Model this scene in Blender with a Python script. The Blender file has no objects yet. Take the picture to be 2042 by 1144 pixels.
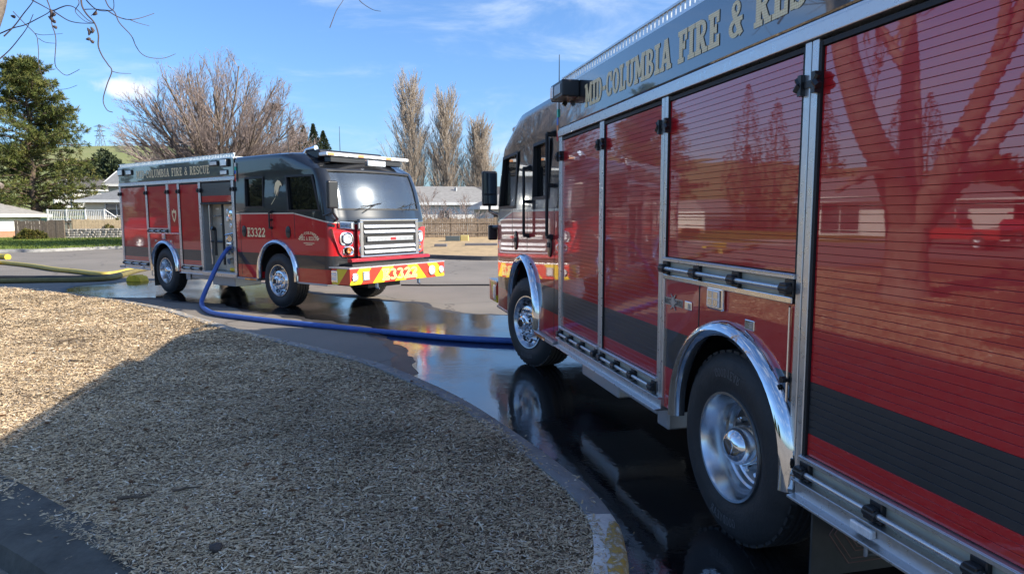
import bpy, bmesh, math, random
import numpy as np
from mathutils import Vector, Matrix, noise, geometry

random.seed(7); RNG = np.random.default_rng(7)
S = bpy.context.scene
COL = S.collection
PI = math.pi

# ------------------------------------------------------------------ camera
F_PX, PITCH, ROLL, CAM_H = 1343.63, .10541, -.00294, 1.7936
PW, PH = 2042.0, 1144.0
cam_d = bpy.data.cameras.new('camera'); cam = bpy.data.objects.new('camera', cam_d); COL.objects.link(cam)
cam_d.sensor_width = 36; cam_d.lens = 36 * F_PX / PW; cam_d.clip_start = .05; cam_d.clip_end = 5000
_f = Vector((0, math.cos(PITCH), -math.sin(PITCH))); _u = Vector((0, math.sin(PITCH), math.cos(PITCH))); _r = Vector((1, 0, 0))
_r2 = _r * math.cos(ROLL) + _u * math.sin(ROLL); _u2 = -_r * math.sin(ROLL) + _u * math.cos(ROLL)
M3 = Matrix((_r2, _u2, -_f)).transposed()
cam.matrix_world = Matrix.Translation((0, 0, CAM_H)) @ M3.to_4x4()
S.camera = cam
def ray(px, py): return _f + _r2 * ((px - PW / 2) / F_PX) - _u2 * ((py - PH / 2) / F_PX)
def G(px, py, z=0.0):                       # surveyed ground point
    d = ray(px, py); t = (z - CAM_H) / d.z; return Vector((d.x * t, d.y * t, z))
def D(px, py, dep):                         # surveyed point at a given distance ahead
    d = ray(px, py); t = dep / d.y; return Vector((d.x * t, dep, CAM_H + d.z * t))

# ------------------------------------------------------------------ sky, sun, exposure
SUN = Vector((1.69, -.385, 1.0)).normalized()
SUN_EL = math.asin(SUN.z); SUN_ROT = math.atan2(SUN.x, SUN.y)
W = bpy.data.worlds.new('World'); S.world = W; W.use_nodes = True
def build_world():
    nt = W.node_tree; N = nt.nodes; L = nt.links; N.clear()
    out = N.new('ShaderNodeOutputWorld'); bg = N.new('ShaderNodeBackground'); bg.inputs[1].default_value = .105
    sky = N.new('ShaderNodeTexSky'); sky.sky_type = 'NISHITA'; sky.sun_disc = False
    sky.sun_elevation = SUN_EL; sky.sun_rotation = SUN_ROT
    sky.air_density = 1.0; sky.dust_density = 1.6; sky.ozone_density = 2.2; sky.altitude = 100
    tc = N.new('ShaderNodeTexCoord')
    def math_(op, a, b=None):
        m = N.new('ShaderNodeMath'); m.operation = op
        for i, v in enumerate((a, b)):
            if v is None: continue
            if isinstance(v, (int, float)): m.inputs[i].default_value = v
            else: L.new(v, m.inputs[i])
        return m.outputs[0]
    def dot(vec):
        m = N.new('ShaderNodeVectorMath'); m.operation = 'DOT_PRODUCT'; L.new(tc.outputs['Generated'], m.inputs[0]); m.inputs[1].default_value = vec
        return m.outputs['Value']
    def ramp(v, a, b):
        m = N.new('ShaderNodeMapRange'); m.interpolation_type = 'SMOOTHSTEP'; L.new(v, m.inputs[0]); m.inputs[1].default_value = a; m.inputs[2].default_value = b
        return m.outputs[0]
    # thin cirrus
    mp = N.new('ShaderNodeMapping'); mp.inputs['Scale'].default_value = (1.6, 2.2, 6.5); mp.inputs['Rotation'].default_value = (.25, .35, .2)
    L.new(tc.outputs['Generated'], mp.inputs[0])
    nz = N.new('ShaderNodeTexNoise'); nz.inputs['Scale'].default_value = 2.1; nz.inputs['Detail'].default_value = 7; nz.inputs['Roughness'].default_value = .62; nz.inputs['Distortion'].default_value = .5
    L.new(mp.outputs[0], nz.inputs['Vector'])
    cir = math_('MULTIPLY', ramp(nz.outputs[0], .46, .78), .5)
    # one small cumulus
    c = (D(252, 174, 100) - Vector((0, 0, CAM_H))).normalized()
    rt = c.cross(Vector((0, 0, 1))).normalized(); up = rt.cross(c)
    n2 = N.new('ShaderNodeTexNoise'); n2.inputs['Scale'].default_value = 45; n2.inputs['Detail'].default_value = 5
    L.new(tc.outputs['Generated'], n2.inputs['Vector'])
    a = math_('DIVIDE', dot(rt), .036); b = math_('DIVIDE', dot(up), .0155)
    d2 = math_('SQRT', math_('ADD', math_('MULTIPLY', a, a), math_('MULTIPLY', b, b)))
    d2 = math_('ADD', d2, math_('MULTIPLY', math_('SUBTRACT', n2.outputs[0], .5), 1.5))
    cm = math_('MULTIPLY', math_('MULTIPLY', ramp(d2, 1.15, .35), math_('GREATER_THAN', dot(c), .9)), .8)
    mx = N.new('ShaderNodeMixRGB'); L.new(cir, mx.inputs[0]); tint = N.new('ShaderNodeMixRGB'); tint.blend_type = 'MULTIPLY'; tint.inputs[0].default_value = 1; L.new(sky.outputs[0], tint.inputs[1]); tint.inputs[2].default_value = (.44, .60, .80, 1)
    L.new(tint.outputs[0], mx.inputs[1]); mx.inputs[2].default_value = (3.3, 3.7, 4.2, 1)
    mx2 = N.new('ShaderNodeMixRGB'); L.new(cm, mx2.inputs[0]); L.new(mx.outputs[0], mx2.inputs[1]); mx2.inputs[2].default_value = (3.9, 3.9, 4.0, 1)
    L.new(mx2.outputs[0], bg.inputs[0]); L.new(bg.outputs[0], out.inputs[0])
build_world()
sl = bpy.data.lights.new('sun', 'SUN'); sl.energy = 3.0; sl.angle = math.radians(.53); sl.color = (1, .89, .73)
so = bpy.data.objects.new('sun', sl); COL.objects.link(so); so.location = SUN * 80
so.rotation_euler = SUN.to_track_quat('Z', 'Y').to_euler()
S.view_settings.view_transform = 'Standard'; S.view_settings.look = 'None'
S.view_settings.exposure = 1.55; S.view_settings.gamma = 1.0; S.view_settings.use_curve_mapping = False
S.render.engine = 'CYCLES'; S.cycles.use_denoising = True; S.cycles.max_bounces = 8; S.cycles.transparent_max_bounces = 12
S.cycles.caustics_reflective = False; S.cycles.caustics_refractive = False

# ------------------------------------------------------------------ helpers
class MB:
    def __init__(s): s.v = []; s.f = []; s.m = []
    def add(s, vs, fs, mi=0):
        k = len(s.v); s.v += [tuple(v) for v in vs]
        for f in fs: s.f.append(tuple(i + k for i in f)); s.m.append(mi)
        return s
    def box(s, x0, x1, y0, y1, z0, z1, mi=0):
        x0, x1 = sorted((x0, x1)); y0, y1 = sorted((y0, y1)); z0, z1 = sorted((z0, z1))
        return s.add([(x0,y0,z0),(x1,y0,z0),(x1,y1,z0),(x0,y1,z0),(x0,y0,z1),(x1,y0,z1),(x1,y1,z1),(x0,y1,z1)],
                     [(0,3,2,1),(4,5,6,7),(0,1,5,4),(1,2,6,5),(2,3,7,6),(3,0,4,7)], mi)
    def obox(s, c, ax, ay, az, mi=0):      # centre and three half-axis vectors
        c, ax, ay, az = map(Vector, (c, ax, ay, az))
        vs = [c + ax*i + ay*j + az*k for k in (-1,1) for (i,j) in ((-1,-1),(1,-1),(1,1),(-1,1))]
        return s.add(vs, [(0,3,2,1),(4,5,6,7),(0,1,5,4),(1,2,6,5),(2,3,7,6),(3,0,4,7)], mi)
    def prism(s, poly, axis, a0, a1, mi=0):
        def P(p, a): return {'y': (p[0], a, p[1]), 'x': (a, p[0], p[1]), 'z': (p[0], p[1], a)}[axis]
        n = len(poly); vs = [P(p, a0) for p in poly] + [P(p, a1) for p in poly]
        fs = [tuple(range(n)), tuple(range(2*n-1, n-1, -1))] + [(i, (i+1) % n, n+(i+1) % n, n+i) for i in range(n)]
        return s.add(vs, fs, mi)
    def tube(s, pts, r, n=8, mi=0, caps=True):
        pts = [Vector(p) for p in pts]; m = len(pts)
        rs = r if isinstance(r, (list, tuple)) else [r]*m
        t0 = (pts[1]-pts[0]).normalized(); ref = Vector((0,0,1)) if abs(t0.z) < .9 else Vector((1,0,0))
        u = t0.cross(ref).normalized(); vs = []
        for i, p in enumerate(pts):
            t = (pts[min(i+1,m-1)] - pts[max(i-1,0)]).normalized()
            u = (u - t*u.dot(t)).normalized(); w = t.cross(u)
            for k in range(n):
                a = 2*PI*k/n; vs.append(p + (u*math.cos(a) + w*math.sin(a))*rs[i])
        fs = [(i*n+k, i*n+(k+1) % n, (i+1)*n+(k+1) % n, (i+1)*n+k) for i in range(m-1) for k in range(n)]
        if caps: fs += [tuple(range(n-1,-1,-1)), tuple(range((m-1)*n, m*n))]
        return s.add(vs, fs, mi)
    def lathe(s, prof, c=(0,0,0), axis='y', n=48, mi=0, closed=False):
        vs = []; m = len(prof)
        for (r, a) in prof:
            for k in range(n):
                t = 2*PI*k/n; cs, sn = r*math.cos(t), r*math.sin(t)
                q = {'y': (cs, a, sn), 'x': (a, cs, sn), 'z': (cs, sn, a)}[axis]
                vs.append((c[0]+q[0], c[1]+q[1], c[2]+q[2]))
        R = m if closed else m-1
        fs = [(i*n+k, i*n+(k+1) % n, ((i+1) % m)*n+(k+1) % n, ((i+1) % m)*n+k) for i in range(R) for k in range(n)]
        return s.add(vs, fs, mi)
    def build(s, name, mat, parent=None, smooth=0, bevel=0, seg=2, recalc=True):
        me = bpy.data.meshes.new(name); me.from_pydata(s.v, [], s.f)
        mats = mat if isinstance(mat, (list, tuple)) else [mat]
        for m_ in mats: me.materials.append(m_)
        if len(mats) > 1: me.polygons.foreach_set('material_index', s.m)
        if recalc:
            bm = bmesh.new(); bm.from_mesh(me); bmesh.ops.recalc_face_normals(bm, faces=bm.faces); bm.to_mesh(me); bm.free()
        if smooth:
            me.polygons.foreach_set('use_smooth', [True]*len(me.polygons)); me.set_sharp_from_angle(angle=math.radians(smooth))
        me.update()
        o = bpy.data.objects.new(name, me); COL.objects.link(o)
        if parent: o.parent = parent
        if bevel:
            b = o.modifiers.new('bevel', 'BEVEL'); b.width = bevel; b.segments = seg; b.limit_method = 'ANGLE'; b.angle_limit = math.radians(40)
        return o
def np_obj(name, V, Fq, mat, parent=None, attr=None):     # fast mesh from arrays, faces all the same size
    me = bpy.data.meshes.new(name); n = len(V); k = Fq.shape[1]; f = len(Fq)
    me.vertices.add(n); me.vertices.foreach_set('co', np.ascontiguousarray(V, dtype=np.float32).ravel())
    me.loops.add(f*k); me.loops.foreach_set('vertex_index', np.ascontiguousarray(Fq, dtype=np.int32).ravel())
    me.polygons.add(f); me.polygons.foreach_set('loop_start', np.arange(0, f*k, k, dtype=np.int32))
    me.update(calc_edges=True)
    if attr is not None:
        a = me.attributes.new('tone', 'FLOAT', 'POINT'); a.data.foreach_set('value', np.ascontiguousarray(attr, dtype=np.float32))
    me.materials.append(mat)
    o = bpy.data.objects.new(name, me); COL.objects.link(o)
    if parent: o.parent = parent
    return o
def tag(o, label=None, cat=None, group=None, kind=None):
    if label: o['label'] = label
    if cat: o['category'] = cat
    if group: o['group'] = group
    if kind: o['kind'] = kind
    return o
def empty(name, loc=(0,0,0), rz=0, parent=None):
    o = bpy.data.objects.new(name, None); COL.objects.link(o); o.location = loc; o.rotation_euler = (0,0,rz); o.empty_display_size = .3
    if parent: o.parent = parent
    return o
def link_mesh(name, me, parent, loc=(0,0,0), rot=(0,0,0)):
    o = bpy.data.objects.new(name, me); COL.objects.link(o); o.parent = parent; o.location = loc; o.rotation_euler = rot
    return o
def catmull(P, n=8, closed=False):
    P = [np.array(p, float) for p in P]; out = []; m = len(P)
    for i in range(m if closed else m-1):
        if closed: p0, p1, p2, p3 = P[(i-1) % m], P[i], P[(i+1) % m], P[(i+2) % m]
        else: p0, p1, p2, p3 = P[max(i-1,0)], P[i], P[i+1], P[min(i+2,m-1)]
        for k in range(n):
            t = k/n
            out.append(.5*((2*p1)+(-p0+p2)*t+(2*p0-5*p1+4*p2-p3)*t*t+(-p0+3*p1-3*p2+p3)*t**3))
    if not closed: out.append(P[-1])
    return out
def inside(poly, X, Y):
    r = np.zeros(len(X), bool); m = len(poly)
    for i in range(m):
        x0, y0 = poly[i][:2]; x1, y1 = poly[(i+1) % m][:2]
        c = ((y0 > Y) != (y1 > Y)) & (X < (x1-x0)*(Y-y0)/((y1-y0) or 1e-9)+x0); r ^= c
    return r

# ------------------------------------------------------------------ materials
def mat(name, col, rough=.5, metal=0, coat=0, coat_r=.03, var=0, vscale=8, bump=0, bscale=40, spec=.5, coords='Object', rvar=0, ior=None):
    m = bpy.data.materials.new(name); m.use_nodes = True; nt = m.node_tree; N = nt.nodes; L = nt.links
    p = N['Principled BSDF']; p.inputs['Base Color'].default_value = (*col, 1); p.inputs['Roughness'].default_value = rough
    p.inputs['Metallic'].default_value = metal; p.inputs['Coat Weight'].default_value = coat; p.inputs['Coat Roughness'].default_value = coat_r
    if coat >= 1: p.inputs['Coat IOR'].default_value = 1.8
    p.inputs['Specular IOR Level'].default_value = spec
    if ior: p.inputs['IOR'].default_value = ior
    tc = N.new('ShaderNodeTexCoord')
    if var or rvar:
        nz = N.new('ShaderNodeTexNoise'); nz.inputs['Scale'].default_value = vscale; nz.inputs['Detail'].default_value = 6; nz.inputs['Roughness'].default_value = .65
        L.new(tc.outputs[coords], nz.inputs['Vector'])
    if var:
        mr = N.new('ShaderNodeMapRange'); mr.inputs[1].default_value = .25; mr.inputs[2].default_value = .75; mr.inputs[3].default_value = 1-var; mr.inputs[4].default_value = 1+var
        L.new(nz.outputs[0], mr.inputs[0])
        mx = N.new('ShaderNodeVectorMath'); mx.operation = 'SCALE'; mx.inputs[0].default_value = col; L.new(mr.outputs[0], mx.inputs['Scale'])
        L.new(mx.outputs[0], p.inputs['Base Color'])
    if rvar:
        mr2 = N.new('ShaderNodeMapRange'); mr2.inputs[1].default_value = .3; mr2.inputs[2].default_value = .7; mr2.inputs[3].default_value = max(0,rough-rvar); mr2.inputs[4].default_value = rough+rvar
        L.new(nz.outputs[0], mr2.inputs[0]); L.new(mr2.outputs[0], p.inputs['Roughness'])
    if bump:
        nb = N.new('ShaderNodeTexNoise'); nb.inputs['Scale'].default_value = bscale; nb.inputs['Detail'].default_value = 5
        L.new(tc.outputs[coords], nb.inputs['Vector'])
        b = N.new('ShaderNodeBump'); b.inputs['Strength'].default_value = bump; b.inputs['Distance'].default_value = .02
        L.new(nb.outputs[0], b.inputs['Height']); L.new(b.outputs[0], p.inputs['Normal'])
    return m
RED = (.50, .015, .020); CHAR = (.030, .032, .036); BLK = (.012, .014, .018)
M = {}
M['red'] = mat('red_paint', RED, .3, coat=1, coat_r=.02, var=.06, vscale=2, spec=.2)
M['red_slat'] = mat('red_slat_paint', RED, .3, coat=1, coat_r=.018, var=.05, vscale=3, bump=.014, bscale=2.2, spec=.2, rvar=.0)
M['grey_slat'] = mat('charcoal_slat', CHAR, .35, coat=.5, coat_r=.12, var=.1, vscale=4)
M['black_paint'] = mat('black_paint', BLK, .3, coat=1, coat_r=.03, var=.1, vscale=2)
M['band_paint'] = mat('gloss_black_band_paint', BLK, .3, coat=1, coat_r=.02, var=.1, vscale=2); M['band_paint'].node_tree.nodes['Principled BSDF'].inputs['Coat IOR'].default_value = 2.2
M['alu'] = mat('brushed_aluminium', (.62, .63, .64), .32, metal=.85, var=.06, vscale=30, rvar=.08)
M['alu_dull'] = mat('dull_aluminium', (.42, .43, .44), .42, metal=.8, var=.12, vscale=20, rvar=.1)
M['chrome'] = mat('chrome', (.78, .79, .8), .06, metal=1, rvar=.03, vscale=12)
M['polished'] = mat('polished_alloy', (.66, .68, .70), .20, metal=1, rvar=.04, vscale=18)
M['rim_dark'] = mat('dark_reflection_alloy', (.20, .20, .205), .38, metal=.9, var=.3, vscale=14)  # dark reflection in the rear wheel dish, put into the colour
M['rubber'] = mat('black_rubber', (.014, .014, .015), .6, var=.2, vscale=20)
M['tyre'] = mat('tyre_rubber', (.022, .022, .023), .62, var=.35, vscale=9, bump=.15, bscale=60)
M['tyre_text'] = mat('tyre_lettering', (.10, .10, .105), .5)
M['dark'] = mat('underbody_dark', (.015, .015, .016), .6, var=.3, vscale=6)
M['plastic'] = mat('black_plastic', (.018, .018, .02), .35)
M['flap'] = mat('mudflap_rubber', (.045, .044, .042), .55, var=.3, vscale=10)
M['flap_line'] = mat('mudflap_line', (.22, .12, .10), .6)
M['lens'] = mat('clear_lens', (.75, .77, .8), .12, coat=1, var=.2, vscale=60)
M['amber'] = mat('amber_lens', (.75, .25, .02), .15, coat=1)
M['redlens'] = mat('red_bezel', (.55, .02, .025), .25, coat=1)
M['white'] = mat('white_paint', (.75, .75, .73), .5, var=.08, vscale=3)
M['gauge'] = mat('gauge_white', (.8, .8, .78), .3)
M['panel_in'] = mat('pump_panel_steel', (.50, .47, .38), .45, metal=.1, var=.15, vscale=5)
M['yellow'] = mat('yellow_rubber', (.90, .60, .03), .55, var=.2, vscale=6)
M['gold_dk'] = mat('gold_edge', (.05, .035, .015), .5)
M['seat'] = mat('seat_fabric', (.03, .03, .032), .9)
def gold():
    m = mat('gold_leaf_lettering', (.72, .52, .25), .45, metal=.0); nt = m.node_tree; N = nt.nodes; L = nt.links
    p = N['Principled BSDF']; tc = N.new('ShaderNodeTexCoord'); v = N.new('ShaderNodeTexChecker'); v.inputs['Scale'].default_value = 110
    mp = N.new('ShaderNodeMapping'); mp.inputs['Rotation'].default_value = (0, PI/4, 0); L.new(tc.outputs['Object'], mp.inputs[0]); L.new(mp.outputs[0], v.inputs['Vector'])
    v.inputs['Color1'].default_value = (1.0, .84, .52, 1); v.inputs['Color2'].default_value = (.80, .61, .33, 1)
    L.new(v.outputs['Color'], p.inputs['Base Color']); return m
M['gold'] = gold()
def striped(name, cab):           # the two-tone paint scheme of the truck, laid out in the truck's own coordinates
    m = mat(name, RED, .3, coat=.99 if cab else 1, coat_r=.02, spec=.2); nt = m.node_tree; N = nt.nodes; L = nt.links; p = N['Principled BSDF']
    tc = N.new('ShaderNodeTexCoord'); sp = N.new('ShaderNodeSeparateXYZ'); L.new(tc.outputs['Object'], sp.inputs[0])
    def mt(op, a, b):
        q = N.new('ShaderNodeMath'); q.operation = op
        for i, v in enumerate((a, b)):
            if isinstance(v, (int, float)): q.inputs[i].default_value = v
            else: L.new(v, q.inputs[i])
        return q.outputs[0]
    z = sp.outputs[2]; x = sp.outputs[0]
    st = mt('MULTIPLY', mt('GREATER_THAN', z, .815), mt('LESS_THAN', z, 1.065))
    mx = N.new('ShaderNodeMixRGB'); L.new(st, mx.inputs[0]); mx.inputs[1].default_value = (*RED, 1); mx.inputs[2].default_value = (*CHAR, 1)
    last = mx
    if cab:
        belt = mt('SUBTRACT', 1.85, mt('MULTIPLY', mt('MAXIMUM', mt('SUBTRACT', x, 4.99), 0.0), .165))
        top = mt('GREATER_THAN', z, belt)
        m2 = N.new('ShaderNodeMixRGB'); L.new(top, m2.inputs[0]); L.new(mx.outputs[0], m2.inputs[1]); m2.inputs[2].default_value = (*BLK, 1)
        dz = mt('ABSOLUTE', mt('SUBTRACT', z, belt), 0.0); ln = mt('LESS_THAN', dz, .012)
        m3 = N.new('ShaderNodeMixRGB'); L.new(ln, m3.inputs[0]); L.new(m2.outputs[0], m3.inputs[1]); m3.inputs[2].default_value = (.62, .58, .48, 1)
        last = m3
    L.new(last.outputs[0], p.inputs['Base Color']); return m
M['body_stripe'] = striped('striped_body_paint', False); M['cab_paint'] = striped('two_tone_cab_paint', True)
def chevron():
    m = mat('red_yellow_chevron', (.7, .5, .02), .35, coat=.6, coat_r=.08); nt = m.node_tree; N = nt.nodes; L = nt.links; p = N['Principled BSDF']
    tc = N.new('ShaderNodeTexCoord'); sp = N.new('ShaderNodeSeparateXYZ'); L.new(tc.outputs['Object'], sp.inputs[0])
    def mt(op, a, b=0.0):
        q = N.new('ShaderNodeMath'); q.operation = op
        for i, v in enumerate((a, b)):
            if isinstance(v, (int, float)): q.inputs[i].default_value = v
            else: L.new(v, q.inputs[i])
        return q.outputs[0]
    u = mt('ADD', mt('ABSOLUTE', sp.outputs[1]), mt('ABSOLUTE', mt('SUBTRACT', sp.outputs[0], 6.58)))
    u = mt('ADD', u, mt('MULTIPLY', sp.outputs[2], .9))
    t = mt('GREATER_THAN', mt('MODULO', mt('ADD', u, .16), .56), .28)
    mx = N.new('ShaderNodeMixRGB'); L.new(t, mx.inputs[0]); mx.inputs[1].default_value = (.85, .60, .01, 1); mx.inputs[2].default_value = (.70, .035, .012, 1)
    L.new(mx.outputs[0], p.inputs['Base Color']); return m
M['chevron'] = chevron()
def glass(name, tint, refl=1.5, glare_film=.0):
    m = bpy.data.materials.new(name); m.use_nodes = True; nt = m.node_tree; N = nt.nodes; L = nt.links; N.clear()
    out = N.new('ShaderNodeOutputMaterial'); tr = N.new('ShaderNodeBsdfTransparent'); tr.inputs[0].default_value = (*tint, 1)
    gl = N.new('ShaderNodeBsdfGlossy'); gl.inputs['Roughness'].default_value = .015; fr = N.new('ShaderNodeFresnel'); fr.inputs[0].default_value = refl
    mx = N.new('ShaderNodeMixShader'); L.new(fr.outputs[0], mx.inputs[0]); L.new(tr.outputs[0], mx.inputs[1]); L.new(gl.outputs[0], mx.inputs[2])
    last = mx
    if glare_film:                                   # film added to widen the sun glare: weak broad gloss, pale haze
        g2 = N.new('ShaderNodeBsdfGlossy'); g2.inputs['Roughness'].default_value = .13; g2.inputs[0].default_value = (.9, .95, 1, 1)
        m2 = N.new('ShaderNodeMixShader'); m2.inputs[0].default_value = glare_film; L.new(mx.outputs[0], m2.inputs[1]); L.new(g2.outputs[0], m2.inputs[2])
        df = N.new('ShaderNodeBsdfDiffuse'); df.inputs[0].default_value = (.5, .55, .55, 1)
        m3 = N.new('ShaderNodeMixShader'); m3.inputs[0].default_value = glare_film*.45; L.new(m2.outputs[0], m3.inputs[1]); L.new(df.outputs[0], m3.inputs[2]); last = m3
    L.new(last.outputs[0], out.inputs[0]); return m
M['windshield'] = glass('windshield_glass', (.60, .70, .68), 1.55, .12)
M['side_glass'] = glass('tinted_side_glass', (.10, .12, .13), 1.5, .02)
M['house_glass'] = mat('window_pane_glass', (.04, .05, .06), .06, coat=1)
M['mirror'] = mat('mirror_glass', (.8, .82, .85), .02, metal=1)

# ------------------------------------------------------------------ slab-serif lettering
SS, TT = .17, .11
def _l(*a): return ('l',) + a
def _a(*a): return ('a',) + a
GL = {
 ' ': (.34, []), '-': (.34, [_l(.03,.45,.31,.45,.13)]),
 'I': (.36, [_l(.18,0,.18,1,SS), _l(0,.055,.36,.055,TT), _l(0,.945,.36,.945,TT)]),
 'M': (.86, [_l(.15,0,.15,1,.13), _l(.70,0,.70,1,SS), _l(.18,1,.43,.22,.15), _l(.68,1,.43,.22,.11), _l(0,.055,.3,.055,TT), _l(.55,.055,.86,.055,TT), _l(0,.945,.2,.945,TT), _l(.66,.945,.86,.945,TT)]),
 'D': (.64, [_l(.16,0,.16,1,SS), _l(0,.055,.32,.055,TT), _l(0,.945,.32,.945,TT), _a(.30,.5,.25,.445,-90,90,.15)]),
 'C': (.60, [_a(.31,.5,.225,.445,48,312,.15), _l(.52,.62,.52,.97,.1), _l(.52,.05,.52,.28,.07)]),
 'O': (.64, [_a(.32,.5,.235,.445,0,360,.16)]),
 'G': (.64, [_a(.31,.5,.225,.445,48,312,.15), _l(.52,.62,.52,.97,.1), _l(.52,.05,.52,.42,.14), _l(.38,.42,.64,.42,TT)]),
 'L': (.54, [_l(.17,0,.17,1,SS), _l(0,.055,.54,.055,TT), _l(0,.945,.34,.945,TT), _l(.49,0,.49,.3,.1)]),
 'U': (.70, [_l(.16,.3,.16,1,SS), _l(.54,.3,.54,1,.13), _a(.35,.3,.19,.245,180,360,.13), _l(0,.945,.3,.945,TT), _l(.42,.945,.7,.945,TT)]),
 'B': (.64, [_l(.16,0,.16,1,SS), _l(0,.055,.3,.055,TT), _l(0,.945,.3,.945,TT), _a(.28,.735,.21,.21,-90,90,.13), _a(.28,.275,.26,.22,-90,90,.14), _l(.16,.52,.3,.52,.1)]),
 'A': (.76, [_l(.13,0,.36,1,.12), _l(.62,0,.40,1,.18), _l(.2,.3,.56,.3,.1), _l(0,.055,.28,.055,TT), _l(.46,.055,.76,.055,TT)]),
 'F': (.56, [_l(.17,0,.17,1,SS), _l(0,.055,.34,.055,TT), _l(0,.945,.54,.945,TT), _l(.17,.5,.4,.5,TT), _l(.49,.68,.49,1,.1), _l(.39,.4,.39,.62,.07)]),
 'R': (.68, [_l(.16,0,.16,1,SS), _l(0,.055,.32,.055,TT), _l(0,.945,.3,.945,TT), _a(.29,.72,.23,.225,-90,90,.14), _l(.16,.5,.3,.5,.1), _l(.33,.5,.53,.05,.16), _l(.44,.055,.68,.055,TT)]),
 'E': (.58, [_l(.17,0,.17,1,SS), _l(0,.055,.56,.055,TT), _l(0,.945,.54,.945,TT), _l(.17,.5,.4,.5,TT), _l(.49,.7,.49,1,.1), _l(.51,0,.51,.3,.1), _l(.39,.4,.39,.62,.07)]),
 '&': (.70, [_a(.32,.78,.14,.17,0,360,.1), _a(.28,.25,.2,.2,70,335,.13), _l(.22,.68,.58,.04,.14), _l(.5,.46,.43,.1,.09), _l(.4,.46,.62,.46,.09)]),
 'S': (.58, [_a(.29,.72,.19,.225,35,270,.14), _a(.29,.275,.2,.22,-145,90,.15), _l(.49,.7,.49,.97,.09), _l(.08,.03,.08,.3,.09)]),
 'N': (.70, [_l(.15,0,.15,1,.13), _l(.57,0,.57,1,.13), _l(.15,1,.57,0,.15)]),
 'Y': (.66, [_l(.1,1,.33,.45,.14), _l(.56,1,.33,.45,.14), _l(.33,0,.33,.5,SS)]),
 '2': (.60, [_a(.3,.7,.2,.24,165,-35,.15), _l(.44,.58,.12,.1,.15), _l(.04,.065,.56,.065,.13), _l(.52,0,.52,.26,.08)]),
 '3': (.60, [_a(.28,.735,.19,.205,160,-90,.14), _a(.28,.28,.23,.22,90,-160,.15)]),
}
def lettering(mb, text, o, u, v, n, h, width, fn=None, grow=0, mi=0, off=0):
    o, u, v, n = map(Vector, (o, u, v, n)); tot = sum(GL[c][0]+.07 for c in text)-.07; sx = width/tot; x = 0; k = 0
    def put(P):
        nonlocal k
        k += 1
        q = []
        for (a, b) in P:
            w = o + u*(a*sx) + v*(b*h) + n*(off + .00012*(k % 9))
            q.append(fn(a*sx, b*h, off + .00012*(k % 9)) if fn else w)
        return q
    for c in text:
        w, prim = GL[c]
        for p in prim:
            if p[0] == 'l':
                _, x0, y0, x1, y1, t = p; t += grow; dx, dy = x1-x0, y1-y0; L_ = math.hypot(dx, dy) or 1; ex, ey = dx/L_*grow/2, dy/L_*grow/2; nx, ny = -dy/L_*t/2, dx/L_*t/2
                mb.add(put([(x+x0-ex+nx,y0-ey+ny),(x+x0-ex-nx,y0-ey-ny),(x+x1+ex-nx,y1+ey-ny),(x+x1+ex+nx,y1+ey+ny)]), [(0,1,2,3)], mi)
            else:
                _, cx, cy, rx, ry, a0, a1, t = p; t += grow; m = 14 if abs(a1-a0) > 200 else 9; pts = []
                for i in range(m+1):
                    a = math.radians(a0+(a1-a0)*i/m); pts += [(x+cx+(rx+t/2)*math.cos(a), cy+(ry+t/2*.75)*math.sin(a)), (x+cx+(rx-t/2)*math.cos(a), cy+(ry-t/2*.75)*math.sin(a))]
                mb.add(put(pts), [(2*i, 2*i+1, 2*i+3, 2*i+2) for i in range(m)], mi)
        x += w+.07

def letters(parent, text, o, u, v, n, h, width, mats, grow_out=.035, grow_in=0.0):
    """each letter is an object of its own: dark edge below, gold face on top"""
    tot = sum(GL[c][0]+.07 for c in text)-.07; sx = width/tot; x = 0; o, u = Vector(o), Vector(u)
    for c in text:
        if GL[c][1]:
            mb = MB(); q = o + u*(x*sx); w = GL[c][0]*sx
            lettering(mb, c, q, u, v, n, h, w, grow=grow_out, off=.0012, mi=0); lettering(mb, c, q, u, v, n, h, w, grow=grow_in, off=.003, mi=1)
            mb.build('letter', mats, parent, recalc=False)
        x += GL[c][0]+.07

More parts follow.
